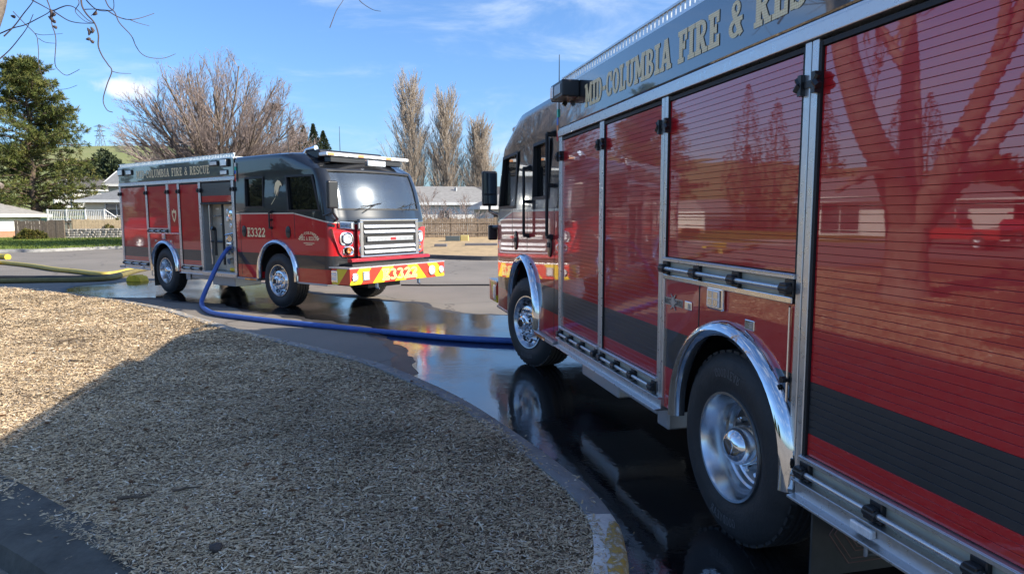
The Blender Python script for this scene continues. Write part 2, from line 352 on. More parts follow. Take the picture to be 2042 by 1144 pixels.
# ================================================================== GROUND (structure first)
def asphalt():
    m = bpy.data.materials.new('asphalt'); m.use_nodes = True; nt = m.node_tree; N = nt.nodes; L = nt.links; p = N['Principled BSDF']
    tc = N.new('ShaderNodeTexCoord')
    big = N.new('ShaderNodeTexNoise'); big.inputs['Scale'].default_value = .35; big.inputs['Detail'].default_value = 8; big.inputs['Roughness'].default_value = .6; L.new(tc.outputs['Object'], big.inputs['Vector'])
    fine = N.new('ShaderNodeTexNoise'); fine.inputs['Scale'].default_value = 55; fine.inputs['Detail'].default_value = 4; L.new(tc.outputs['Object'], fine.inputs['Vector'])
    r1 = N.new('ShaderNodeValToRGB'); L.new(big.outputs[0], r1.inputs[0]); r1.color_ramp.elements[0].position = .3; r1.color_ramp.elements[0].color = (.175,.155,.13,1); r1.color_ramp.elements[1].position = .72; r1.color_ramp.elements[1].color = (.25,.22,.185,1)
    r2 = N.new('ShaderNodeMapRange'); L.new(fine.outputs[0], r2.inputs[0]); r2.inputs[1].default_value = .3; r2.inputs[2].default_value = .7; r2.inputs[3].default_value = .72; r2.inputs[4].default_value = 1.25
    sc = N.new('ShaderNodeVectorMath'); sc.operation = 'SCALE'; L.new(r1.outputs[0], sc.inputs[0]); L.new(r2.outputs[0], sc.inputs['Scale'])
    vo = N.new('ShaderNodeTexVoronoi'); vo.feature = 'DISTANCE_TO_EDGE'; vo.inputs['Scale'].default_value = .33; 
    wv = N.new('ShaderNodeTexNoise'); wv.inputs['Scale'].default_value = 1.2; L.new(tc.outputs['Object'], wv.inputs['Vector'])
    ad = N.new('ShaderNodeMixRGB'); ad.blend_type = 'ADD'; ad.inputs[0].default_value = .9; L.new(tc.outputs['Object'], ad.inputs[1]); L.new(wv.outputs['Color'], ad.inputs[2]); L.new(ad.outputs[0], vo.inputs['Vector'])
    ck = N.new('ShaderNodeMapRange'); L.new(vo.outputs['Distance'], ck.inputs[0]); ck.inputs[1].default_value = .002; ck.inputs[2].default_value = .010; ck.inputs[3].default_value = .55; ck.inputs[4].default_value = 1
    s2 = N.new('ShaderNodeVectorMath'); s2.operation = 'SCALE'; L.new(sc.outputs[0], s2.inputs[0]); L.new(ck.outputs[0], s2.inputs['Scale'])
    L.new(s2.outputs[0], p.inputs['Base Color']); p.inputs['Roughness'].default_value = .85
    b = N.new('ShaderNodeBump'); b.inputs['Strength'].default_value = .35; b.inputs['Distance'].default_value = .01; L.new(fine.outputs[0], b.inputs['Height']); L.new(b.outputs[0], p.inputs['Normal'])
    return m
M['asphalt'] = asphalt()
def wet():
    m = bpy.data.materials.new('wet_asphalt'); m.use_nodes = True; nt = m.node_tree; N = nt.nodes; L = nt.links; p = N['Principled BSDF']
    tc = N.new('ShaderNodeTexCoord')
    p.inputs['Base Color'].default_value = (.012,.012,.013,1); p.inputs['IOR'].default_value = 2.7
    n1 = N.new('ShaderNodeTexNoise'); n1.inputs['Scale'].default_value = .9; n1.inputs['Detail'].default_value = 6; L.new(tc.outputs['Object'], n1.inputs['Vector'])
    mr = N.new('ShaderNodeMapRange'); mr.interpolation_type = 'SMOOTHSTEP'; L.new(n1.outputs[0], mr.inputs[0]); mr.inputs[1].default_value = .40; mr.inputs[2].default_value = .66; mr.inputs[3].default_value = .02; mr.inputs[4].default_value = .13
    L.new(mr.outputs[0], p.inputs['Roughness'])
    n2 = N.new('ShaderNodeTexNoise'); n2.inputs['Scale'].default_value = 38; n2.inputs['Detail'].default_value = 3; L.new(tc.outputs['Object'], n2.inputs['Vector'])
    n3 = N.new('ShaderNodeTexNoise'); n3.inputs['Scale'].default_value = 7; n3.inputs['Detail'].default_value = 3; L.new(tc.outputs['Object'], n3.inputs['Vector'])
    mu = N.new('ShaderNodeMath'); mu.operation = 'MULTIPLY_ADD'; L.new(n3.outputs[0], mu.inputs[0]); mu.inputs[1].default_value = 2.0; L.new(n2.outputs[0], mu.inputs[2])
    st = N.new('ShaderNodeMapRange'); L.new(n1.outputs[0], st.inputs[0]); st.inputs[1].default_value = .42; st.inputs[2].default_value = .62; st.inputs[3].default_value = .08; st.inputs[4].default_value = .24
    b = N.new('ShaderNodeBump'); b.inputs['Distance'].default_value = .006; L.new(st.outputs[0], b.inputs['Strength']); L.new(mu.outputs[0], b.inputs['Height']); L.new(b.outputs[0], p.inputs['Normal'])
    return m
M['wet'] = wet()
M['concrete'] = mat('kerb_concrete', (.27, .265, .255), .85, var=.35, vscale=5, bump=.3, bscale=45)
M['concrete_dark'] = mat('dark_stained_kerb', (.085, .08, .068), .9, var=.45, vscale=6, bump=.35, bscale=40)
M['concrete_pale'] = mat('pale_painted_kerb', (.80, .75, .66), .8, var=.15, vscale=9, bump=.3, bscale=40)
def worn():
    m = mat('worn_yellow_paint', (.5,.3,.06), .75, bump=.4, bscale=30); nt = m.node_tree; N = nt.nodes; L = nt.links; tc = N.new('ShaderNodeTexCoord'); nz = N.new('ShaderNodeTexNoise'); nz.inputs['Scale'].default_value = 22; nz.inputs['Detail'].default_value = 9; nz.inputs['Roughness'].default_value = .7
    L.new(tc.outputs['Object'], nz.inputs['Vector']); r = N.new('ShaderNodeValToRGB'); L.new(nz.outputs[0], r.inputs[0]); e = r.color_ramp.elements; e[0].position = .42; e[0].color = (.62,.37,.07,1); e[1].position = .60; e[1].color = (.66,.60,.48,1); q = e.new(.5); q.color = (.40,.28,.13,1)
    L.new(r.outputs[0], N['Principled BSDF'].inputs['Base Color']); return m
M['concrete_yellow'] = worn()

# island kerb line (outer face), surveyed
KO = [(-24,16.2),(-17,16.35),(-13.6,16.25),(-11.7,15.95),(-9.97,14.94),(-7.93,13.53),(-6.42,12.37),(-5.19,11.11),(-3.73,9.62),(-2.46,8.5),(-1.5,7.58),(-.81,6.64),(-.37,5.93),(-.01,5.2),(.27,4.58),(.47,4.08),(.56,3.75),(.59,3.41),(.53,2.99),(.30,2.62),(-.10,2.36),(-.6,2.22),(-1.2,2.32),(-1.94,2.82),(-2.65,3.30),(-4.1,4.2),(-7.2,5.5),(-12,6.6),(-24,7.2)]
KP = [Vector((p[0], p[1])) for p in catmull(KO, 6)]
def offset_line(P, d):
    out = []
    for i, p in enumerate(P):
        t = (P[min(i+1,len(P)-1)] - P[max(i-1,0)]).normalized(); out.append(p + Vector((t.y, -t.x))*(-d) * -1)
    return out
def kerb_strip(name, P, mat_, h=.13, w=.17, inner=None):
    mb = MB(); prof = [(0.0,-.02),(.012,h-.02),(.03,h),(w,h+.003),(w+.005,-.02)]
    vs = []
    for i, p in enumerate(P):
        t = (P[min(i+1,len(P)-1)] - P[max(i-1,0)]).normalized(); n = Vector((t.y, -t.x))   # to the right of travel = inside
        for (a, z) in prof:
            ww = a*(inner(p) if inner else 1); vs.append((p.x+n.x*ww, p.y+n.y*ww, z))
    k = len(prof); fs = [(i*k+j, (i+1)*k+j, (i+1)*k+j+1, i*k+j+1) for i in range(len(P)-1) for j in range(k-1)]
    fs += [tuple(range(k)), tuple(range(len(vs)-1, len(vs)-1-k, -1))]
    mb.add(vs, fs); return mb.build(name, mat_, smooth=50)
# travel runs north to south along the east side, so the inside lies to the right of travel
def wide(p): return 1.0 if p.x > -.9 or p.y > 5.2 else min(2.3, 1+(-.9-p.x)*1.1)
i0 = min(range(len(KP)), key=lambda i: (KP[i]-Vector((.585,3.62))).length); i1 = min(range(len(KP)), key=lambda i: (KP[i]-Vector((-.35,2.27))).length)
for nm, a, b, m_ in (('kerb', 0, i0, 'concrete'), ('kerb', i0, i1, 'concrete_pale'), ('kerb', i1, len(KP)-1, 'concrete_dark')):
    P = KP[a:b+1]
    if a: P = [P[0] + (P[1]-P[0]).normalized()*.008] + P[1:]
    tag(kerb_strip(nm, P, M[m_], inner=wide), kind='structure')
# worn yellow paint left on the outer arris of the pale kerb
def yellow_paint():
    P = KP[i0+2:i1+1]; mb = MB(); vs = []
    for i, p in enumerate(P):
        t = (P[min(i+1,len(P)-1)] - P[max(i-1,0)]).normalized(); n = Vector((t.y, -t.x))
        e = .035 + .055*noise.noise(Vector((p.x*9, p.y*9, 3))) + .035*min(1, i/5)
        lo = .045 + .03*noise.noise(Vector((p.x*11, p.y*11, 8)))
        for a, z in ((-.003, lo), (.009,.114), (.028,.1335), (max(.034, e+.03), .1342)): vs.append((p.x+n.x*a, p.y+n.y*a, z))
    fs = [(i*4+j, (i+1)*4+j, (i+1)*4+j+1, i*4+j+1) for i in range(len(P)-1) for j in range(3)]
    mb.add(vs, fs); tag(mb.build('kerb_paint', M['concrete_yellow'], smooth=60), kind='structure')
yellow_paint()
# mulch bed: gently uneven soil under the chips
ISL = [p + Vector((0,0)) for p in KP]
def inset(P, d):
    out = []
    for i, p in enumerate(P):
        t = (P[min(i+1,len(P)-1)] - P[max(i-1,0)]).normalized(); out.append(p + Vector((t.y,-t.x))*d*wide(p))
    return out
ISI = inset(KP, .155)
def mulch_z(x, y): return .118 + .028*noise.noise(Vector((x*.8, y*.8, 1.3))) + .012*noise.noise(Vector((x*3, y*3, 4.1)))
def mulch_mat(name, dark):
    m = bpy.data.materials.new(name); m.use_nodes = True; nt = m.node_tree; N = nt.nodes; L = nt.links; p = N['Principled BSDF']; p.inputs['Roughness'].default_value = .85
    p.inputs['Specular IOR Level'].default_value = .25
    tc = N.new('ShaderNodeTexCoord')
    big = N.new('ShaderNodeTexNoise'); big.inputs['Scale'].default_value = .9; big.inputs['Detail'].default_value = 6; L.new(tc.outputs['Object'], big.inputs['Vector'])
    if dark:
        nz = N.new('ShaderNodeTexNoise'); nz.inputs['Scale'].default_value = 26; nz.inputs['Detail'].default_value = 5; L.new(tc.outputs['Object'], nz.inputs['Vector']); src = nz.outputs[0]
        cols = [(.25,(.05,.035,.022)),(.5,(.20,.14,.08)),(.7,(.34,.25,.15))]
    else:
        at = N.new('ShaderNodeAttribute'); at.attribute_name = 'tone'; src = at.outputs['Fac']
        cols = [(0,(.10,.07,.052)),(.14,(.26,.19,.13)),(.4,(.53,.395,.235)),(.62,(.68,.515,.32)),(.85,(.71,.59,.42)),(1,(.82,.74,.60))]
    r = N.new('ShaderNodeValToRGB'); L.new(src, r.inputs[0])
    while len(r.color_ramp.elements) < len(cols): r.color_ramp.elements.new(.5)
    for e, (pos, c) in zip(r.color_ramp.elements, cols): e.position = pos; e.color = (*c, 1)
    mr = N.new('ShaderNodeMapRange'); L.new(big.outputs[0], mr.inputs[0]); mr.inputs[1].default_value = .3; mr.inputs[2].default_value = .7; mr.inputs[3].default_value = .66; mr.inputs[4].default_value = 1.24
    s = N.new('ShaderNodeVectorMath'); s.operation = 'SCALE'; L.new(r.outputs[0], s.inputs[0]); L.new(mr.outputs[0], s.inputs['Scale']); L.new(s.outputs[0], p.inputs['Base Color'])
    if dark:
        b = N.new('ShaderNodeBump'); b.inputs['Strength'].default_value = .8; b.inputs['Distance'].default_value = .02; L.new(src, b.inputs['Height']); L.new(b.outputs[0], p.inputs['Normal'])
    return m
M['mulch'] = mulch_mat('mulch_soil', True); M['chip'] = mulch_mat('wood_chip', False)
def build_mulch():
    bd = [(p.x, p.y) for p in ISI]
    xs, ys = np.meshgrid(np.arange(-23.8, .6, .28), np.arange(2.5, 16.4, .28)); X = xs.ravel() + RNG.uniform(-.05,.05,xs.size); Y = ys.ravel() + RNG.uniform(-.05,.05,ys.size)
    k = inside(bd, X, Y); pts = [Vector(p) for p in bd] + [Vector((x, y)) for x, y in zip(X[k], Y[k])]
    v, e, f, *_ = geometry.delaunay_2d_cdt(pts, [], [list(range(len(bd)))], 1, 1e-5)
    me = bpy.data.meshes.new('mulch_bed'); me.from_pydata([(p.x, p.y, mulch_z(p.x, p.y)) for p in v], [], [tuple(q) for q in f]); me.materials.append(M['mulch'])
    me.polygons.foreach_set('use_smooth', [True]*len(me.polygons))
    o = bpy.data.objects.new('mulch_bed', me); COL.objects.link(o); tag(o, kind='structure')
    # chips
    bd2 = [(p.x, p.y) for p in inset(KP, .11)]
    P = []
    for (y0, y1, x0, x1, dens) in ((2.4,4.2,-3.6,.5,9500),(4.2,6,-5.4,.3,7000),(6,8.5,-7,-.3,4000),(8.5,11.5,-9.5,-1.5,1500),(11.5,16.2,-14,-4,1000),(4.5,16,-14,-5,260)):
        n = int((y1-y0)*(x1-x0)*dens); X = RNG.uniform(x0,x1,n); Y = RNG.uniform(y0,y1,n); k = inside(bd2, X, Y); P.append(np.stack([X[k],Y[k]],1))
    P = np.concatenate(P); Z = np.array([mulch_z(x,y) for x,y in P]) + RNG.uniform(.0,.020,len(P))
    sp, sz = [], []                                   # chips spilt over the kerb and onto the road
    for i in range(10, len(KP)-8):
        p_, q_ = KP[i], KP[i+1]; L_ = (q_-p_).length; t = (q_-p_).normalized(); nn = Vector((t.y,-t.x)); w = wide(p_)
        for k in range(int(L_*55)):
            dd = .16*w - abs(RNG.normal(0,.11)); c = p_ + t*RNG.uniform(0,L_) + nn*dd; sp.append((c.x,c.y)); sz.append(.134 if dd > .02 else .008)
    P = np.concatenate([P, np.array(sp)]); Z = np.concatenate([Z, np.array(sz)]); n = len(P)
    d = np.hypot(P[:,0],P[:,1]); sc = .58 + .055*d
    ln = np.clip(RNG.lognormal(-3.75,.45,n),.010,.075)*.5*sc*1.25; wd = np.clip(RNG.lognormal(-5.05,.42,n),.003,.018)*.62*sc; th = wd*RNG.uniform(.2,.45,n)
    yaw = RNG.uniform(0,2*PI,n); pit = RNG.normal(0,.17,n); rol = RNG.normal(0,.3,n)
    T = np.array([(-1,-.8,0),(1,-.55,0),(1,.6,0),(-1,.9,0),(-.9,-.7,1),(.85,-.5,1),(.9,.5,1),(-.8,.8,1),(.05,-1,.55),(.05,1.05,.55)],float)
    T = np.array([(-1,-.6,0),(0,-1,.2),(1,-.5,0),(1,.5,0),(0,1,.2),(-1,.7,0),(-.9,0,1),(0,.1,1.25),(.9,0,1)],float)
    FQ = np.array([(0,1,7,6),(1,2,8,7),(7,8,3,4),(6,7,4,5),(0,6,5,5),(2,3,8,8)])[:4]
    A = T[None]*np.stack([ln,wd,th],1)[:,None,:]
    A[:,:,2] += (np.array([0,.0,0,0,.0,0,0,0,0])[None])
    bend = RNG.normal(0,.10,n)[:,None]*ln[:,None]; A[:,:,1] += bend*(1-T[None,:,0]**2)
    c, s_ = np.cos(rol)[:,None], np.sin(rol)[:,None]; y, z = A[:,:,1]*c-A[:,:,2]*s_, A[:,:,1]*s_+A[:,:,2]*c
    c, s_ = np.cos(pit)[:,None], np.sin(pit)[:,None]; x, z = A[:,:,0]*c-z*s_, A[:,:,0]*s_+z*c
    c, s_ = np.cos(yaw)[:,None], np.sin(yaw)[:,None]; X, Y = x*c-y*s_, x*s_+y*c
    V = np.stack([X+P[:,0:1], Y+P[:,1:2], z+Z[:,None]],2).reshape(-1,3)
    F_ = (FQ[None]+ (np.arange(n)*9)[:,None,None]).reshape(-1,4)
    tone = np.repeat(np.clip(RNG.normal(.5,.23,n),0,1),9)
    o = np_obj('wood_chips', V, F_, M['chip'], attr=tone); tag(o, 'loose weathered wood chips covering the planted island beside the trucks', 'wood chips', kind='stuff')
    print('chips', n)
build_mulch()
# bigger sticks and a stone lying on the chips
M['twig'] = mat('dead_twig', (.10,.075,.055), .85, var=.3, vscale=12)
def stick(a, b, r, lab, n=5):
    A, B = G(*a, .15), G(*b, .15); mb = MB(); pts = [A.lerp(B, t/4) + Vector((random.uniform(-.012,.012), random.uniform(-.012,.012), .006+random.uniform(0,.012))) for t in range(5)]
    for q in pts: q.z = mulch_z(q.x,q.y)+.026
    mb.tube(pts, [r, r*1.1, r*.9, r*.8, r*.5], n); tag(mb.build('stick', M['twig'], smooth=60), lab, 'stick', 'dead sticks lying on the wood chips')
stick((237,988),(300,983), .010, 'dark bent stick on the shaded chips near the bottom left kerb')
stick((345,975),(400,967), .008, 'short thin stick on the shaded chips right of the bent stick')
stick((140,718),(155,719), .012, 'short dark stub of bark on the sunlit chips')
stick((322,637),(340,637), .014, 'dark bark piece near the far edge of the sunlit chips')
stick((8,616),(38,616), .012, 'flat dark stick at the far left of the sunlit chips')
stick((120,680),(165,672), .010, 'thin crooked twig lying in the middle of the sunlit chips')
def stone():
    c = G(432,1091,.15); bm = bmesh.new(); bmesh.ops.create_icosphere(bm, subdivisions=2, radius=1)
    for v in bm.verts: v.co = Vector((v.co.x*.036, v.co.y*.026, v.co.z*.024))*(1+.35*noise.noise(v.co*1.7))
    me = bpy.data.meshes.new('stone'); bm.to_mesh(me); bm.free(); me.materials.append(mat('brown_stone',(.07,.055,.05),.8,var=.3,vscale=40))
    o = bpy.data.objects.new('stone', me); COL.objects.link(o); o.location = (c.x, c.y, mulch_z(c.x,c.y)+.03); tag(o, 'small dark brown stone lying on the wood chips near the bottom kerb', 'stone')
stone()
# road sheet and water film
road = MB(); road.add([(-1500,-1500,0),(1500,-1500,0),(1500,1500,0),(-1500,1500,0)], [(0,1,2,3)]); tag(road.build('road', M['asphalt'], recalc=False), kind='structure')
def puddle(name, pts, z, jit, scale, m_=None, grow=0.0):
    P = catmull(pts, 10, True); out = []
    sg = 1 if sum(P[i][0]*P[(i+1) % len(P)][1]-P[(i+1) % len(P)][0]*P[i][1] for i in range(len(P))) > 0 else -1
    for i, p in enumerate(P):
        q = P[(i+1) % len(P)]; t = (q-p); L_ = np.linalg.norm(t) or 1; nrm = np.array([t[1],-t[0]])/L_
        for k in range(4):
            a = p + t*k/4; d = jit*(noise.noise(Vector((a[0]*scale, a[1]*scale, 2))) + .5*noise.noise(Vector((a[0]*scale*3.1, a[1]*scale*3.1, 5))))
            out.append(a + nrm*(d + sg*grow))
    mb = MB(); mb.add([(p[0],p[1],z) for p in out], [tuple(range(len(out)))]); o = mb.build(name, m_ or M['wet'], recalc=False)
    if o.data.polygons[0].normal.z < 0: o.data.flip_normals()
    return tag(o, kind='structure')
near_px = [(838,742),(820,716),(795,690),(765,668),(735,653),(690,646),(600,632),(500,618),(430,606),(360,600),(300,594)]
far_px = [(140,578),(150,572),(210,566),(300,560),(420,556),(520,566),(640,588),(760,600),(835,606),(862,618),(905,624),(960,628),(1010,629)]
wp = [tuple(G(*p)[:2]) for p in near_px] + [(-9.5,15.0),(-10.6,16.0)] + [tuple(G(*p)[:2]) for p in far_px] + [(1.8,12.0),(3.4,11),(4.6,7),(4.8,3),(4.4,0),(2.4,-.6),(1.3,.6),(.95,2.0),(.72,2.75),(.40,3.3),(.2,4.4),(-.4,5.6),(-1.1,6.9)]
M['damp'] = mat('damp_asphalt', (.050,.046,.042), .55, var=.35, vscale=1.5, bump=.35, bscale=55, rvar=.15)
puddle('damp_road', wp, .003, .22, 1.1, M['damp'], .20)
puddle('puddle', wp, .007, .12, 1.6)
def leaves():
    V, F_ = [], []
    for k in range(150):
        x, y = RNG.uniform(-7,.2), RNG.uniform(2.9,12)
        if not inside([(q.x,q.y) for q in ISI], np.array([x]), np.array([y]))[0]: continue
        z = mulch_z(x,y)+.03; a = RNG.uniform(0,2*PI); l, w = RNG.uniform(.02,.045), RNG.uniform(.010,.022); c, s_ = math.cos(a), math.sin(a); k0 = len(V)
        for (u, v, h) in ((-l,0,.004),(-.2*l,-w,.014),(l,0,.010),(-.1*l,w,.016),(0,0,.0)): V.append((x+u*c-v*s_, y+u*s_+v*c, z+h))
        F_ += [(k0,k0+1,k0+4),(k0+1,k0+2,k0+4),(k0+2,k0+3,k0+4),(k0+3,k0,k0+4)]
    mb = MB(); mb.v, mb.f, mb.m = V, F_, [0]*len(F_); tag(mb.build('fallen_leaves', mat('dry_leaf',(.17,.09,.045),.8,var=.5,vscale=4), recalc=False), 'dry brown leaves scattered over the wood chips', 'leaves', kind='stuff')
leaves()

# ================================================================== FIRE TRUCKS
HW = 1.25
def cab_section(z, ins=0.0, n=26):
    """half outline (y >= 0) of the cab at height z, from the rear wall to the middle of the front"""
    kp = [(.55,1.25,6.27,.2,.3),(1.0,1.25,6.28,.2,.3),(1.70,1.25,6.28,.2,.3),(1.88,1.25,6.235,.2,.3),(2.10,1.245,6.185,.2,.3),(2.30,1.235,6.125,.2,.3),(2.45,1.225,6.065,.2,.3),(2.60,1.225,5.985,.2,.3),(2.67,1.228,5.945,.25,.3),(2.94,1.225,5.44,.64,.50),(2.975,1.215,5.36,.66,.52),(3.0,1.17,5.26,.68,.55)]
    for (a, b) in zip(kp, kp[1:]):
        if z <= b[0] or b is kp[-1]:
            t = min(max((z-a[0])/(b[0]-a[0]),0),1); hw, xf, cx, cy = (a[i]+(b[i]-a[i])*t for i in (1,2,3,4)); break
    hw -= ins; xf -= ins; bl = .20
    yi = hw-cy; xr = 3.06+ins; pts = [(xr, hw)]
    for i in range(1, 6): pts.append((xr+(xf-bl-cx-xr)*i/5, hw))
    x0 = xf-bl-cx
    for i in range(1, 9):
        a = PI/2*i/8; e = .8; pts.append((x0+cx*math.sin(a)**e, yi+cy*math.cos(a)**e))
    for i in range(1, 13):
        y = yi*(1-i/12); pts.append((xf-bl*(y/yi)**2, y))
    return pts
def loft(zs, ins=0.0):
    rings = []
    for z in zs:
        h = cab_section(z, ins); rings.append([(x, y, z) for x, y in h] + [(x, -y, z) for x, y in reversed(h[:-1])])
    n = len(rings[0]); vs = [v for r in rings for v in r]; fs = []
    for i in range(len(rings)-1):
        for k in range(n): fs.append((i*n+k, i*n+(k+1) % n, (i+1)*n+(k+1) % n, (i+1)*n+k))
    fs += [tuple(range(n-1,-1,-1)), tuple(range((len(rings)-1)*n, len(rings)*n))]
    return vs, fs
WIN_F = [(4.86,1.91),(5.76,1.91),(5.56,2.53),(4.80,2.54)]
WIN_R = [(3.42,1.99),(4.02,1.99),(4.02,2.55),(3.42,2.55)]
def cab_shell():
    mb = MB(); mb.add(*loft([.55,.8,1.0,1.35,1.70,1.79,1.88,2.0,2.15,2.30,2.45,2.60,2.64,2.67,2.72,2.78,2.84,2.89,2.94,2.975,3.0])); o = mb.build('cab', M['cab_paint'])
    cut = []
    c = MB(); c.add(*loft([1.42,1.70,1.88,2.1,2.30,2.60,2.67,2.78,2.86,2.92], .05)); cut.append(c.build('cutter', M['dark']))
    c = MB(); c.box(5.3, 6.9, -1.03, 1.03, 1.92, 2.635); cut.append(c.build('cutter', M['dark']))
    for w in (WIN_F, WIN_R): c = MB(); c.prism(w, 'y', -1.5, 1.5); cut.append(c.build('cutter', M['dark']))
    arch = [(4.42+.60*math.cos(a), .68+.60*math.sin(a)) for a in np.linspace(0, PI, 25)] + [(3.82,.3),(5.02,.3)]
    for s in (-1, 1): c = MB(); c.prism(arch, 'y', s*.72, s*1.6); cut.append(c.build('cutter', M['dark']))
    for c in cut:
        b = o.modifiers.new('b','BOOLEAN'); b.operation = 'DIFFERENCE'; b.solver = 'EXACT'; b.object = c
    bpy.context.view_layer.update(); dg = bpy.context.evaluated_depsgraph_get()
    me = bpy.data.meshes.new_from_object(o.evaluated_get(dg)); me.name = 'cab'
    bpy.data.objects.remove(o)
    for c in cut: bpy.data.objects.remove(c)
    me.materials.clear(); me.materials.append(M['cab_paint'])
    me.polygons.foreach_set('use_smooth', [True]*len(me.polygons)); me.set_sharp_from_angle(angle=math.radians(22)); return me
CAB_ME = cab_shell()
def ring_pts(pts, w0, y0, y1): pass
def arch_trim(mb, cx, cz, r, y, sd, legs, tube=.045, flat=.05):
    """chrome ring round a wheel opening"""
    ang = np.linspace(-.02, PI+.02, 30); path = [(cx+r*math.cos(a), cz+r*math.sin(a)) for a in ang]
    path = [(cx+r+.0, cz-legs[0])] + path + [(cx-r-.0, cz-legs[1])]
    prof = [(-.045,-.02),(-.045,.02),(-.03,.055),(.0,.07),(.03,.055),(.05,.02),(.05,-.02)]
    vs = []; m = len(path)
    for i, (x, z) in enumerate(path):
        a, b = path[max(i-1,0)], path[min(i+1,m-1)]; tx, tz = b[0]-a[0], b[1]-a[1]; L_ = math.hypot(tx,tz); nx, nz = tz/L_, -tx/L_
        for (o_, h) in prof: vs.append((x+nx*o_, sd*(y+h), z+nz*o_))
    k = len(prof); fs = [(i*k+j, i*k+j+1, (i+1)*k+j+1, (i+1)*k+j) for i in range(m-1) for j in range(k-1)] + [tuple(range(k)), tuple(range((m-1)*k+k-1,(m-1)*k-1,-1))]
    mb.add(vs, fs)
def wheel(root, name, x, y, z, sd, kind, steer=0, text=True):
    rz = (0 if sd > 0 else PI) + steer
    R = .535 if kind == 'front' else .53; wdt = .34 if kind == 'front' else .27
    t = MB()
    rb = .95 if kind == 'rear' else 1.0
    prof = [(.300*rb,-.03),(.315*rb,.0),(.36*(rb+1)/2,.022),(.42,.028),(.465,.012),(.505,-.012),(R-.012,-.035),(R-.004,-.05)]
    gw = (wdt-.10)/4
    for k in range(4):
        a = -.05-gw*k; prof += [(R,a-.004),(R,a-gw+.016),(R-.014,a-gw+.012),(R-.014,a-gw+.002)]
    prof += [(R-.012,-wdt+.03),(.46,-wdt+.0),(.36,-wdt-.01),(.300*rb,-wdt+.03)]
    t.lathe(prof, n=64)
    for k in range(44):
        a = 2*PI*k/44; c, s_ = math.cos(a), math.sin(a)
        for (yy, r) in ((-.046, R-.0115),(-wdt+.05, R-.0115)):
            t.obox((r*c, yy, r*s_), (.0095*c,0,.0095*s_), (0,.020,0), (-.026*s_,0,.026*c))
    tyre = t.build('wheel', M['tyre'], root, smooth=35); tyre.location = (x,y,z); tyre.rotation_euler = (0,0,rz)
    rim = MB()
    if kind == 'rear': pr = [(.318,.004),(.314,.016),(.300,.016),(.292,.0),(.286,-.03),(.272,-.06),(.266,-.10),(.262,-.125),(.250,-.135),(.244,-.16),(.232,-.168)]; dk = [(.2325,-.168),(.205,-.178),(.130,-.178),(.128,-.16),(.0,-.16)]
    else: pr = [(.318,.004),(.314,.018),(.300,.018),(.290,.0),(.272,-.028),(.262,-.062),(.245,-.075),(.215,-.03),(.190,.004),(.170,.012),(.130,.012),(.0,.012)]
    if kind == 'rear': pr = [(a*.95, b) for a, b in pr]; dk = [(a*.95, b) for a, b in dk]
    rim.lathe(pr, n=56); rim.build('rim', M['polished'], tyre, smooth=25)
    if kind == 'rear': q_ = MB(); q_.lathe(dk, n=40); q_.build('rim_disc', M['rim_dark'], tyre, smooth=40)
    h = MB()
    if kind == 'rear': h.lathe([(.118,-.158),(.112,-.13),(.105,-.05),(.09,-.015),(.06,.006),(.045,.010),(.045,.016),(.028,.018),(.0,.018)], n=32)
    else: h.lathe([(.100,.012),(.096,.05),(.082,.066),(.060,.070),(.058,.10),(.045,.108),(.0,.108)], n=28)
    h.build('hub_cap', M['chrome'], tyre, smooth=40)
    n = MB(); n.lathe([(.019,0),(.018,.035),(.012,.05),(0,.05)], n=8); nm_ = None
    for k in range(10):
        a = 2*PI*k/10; r = .140 if kind == 'front' else .165; y0 = .012 if kind == 'front' else -.178
        if nm_ is None: o = n.build('lug_nut', M['chrome'], tyre, smooth=40); nm_ = o.data
        else: o = link_mesh('lug_nut', nm_, tyre)
        o.location = (r*math.cos(a), y0, r*math.sin(a))
    if kind == 'front':
        d = MB()
        for k in range(10):
            a = 2*PI*(k+.5)/10; r = .232; t_ = Vector((math.cos(a),0,math.sin(a))); q = Vector((-math.sin(a),0,math.cos(a)))
            d.obox(t_*r+Vector((0,-.045,0)), t_*.020+Vector((0,.022,0)), (0,.0035,0), q*.024)
        tag(d.build('hand_holes', M['dark'], tyre), kind='stuff')
        d = MB(); d.lathe([(.048,.108),(.046,.116),(.030,.118),(.030,.110),(0,.110)], n=20); d.build('hub_seal', M['plastic'], tyre, smooth=40)
    if text:
        for a0 in (-PI/2, PI/2):
            tx = MB(); rr = .405; span = .62
            def bend(u, v, o, a0=a0, rr=rr):
                a = a0 + (u/rr - span/2); r = rr+.025-v; return Vector((r*math.cos(a), .0285+o, r*math.sin(a)))
            lettering(tx, 'GOODYEAR', (0,0,0), (1,0,0), (0,0,1), (0,1,0), .048, span*rr, fn=bend, off=.0006)
            tx.build('tyre_lettering', M['tyre_text'], tyre)
    return tyre
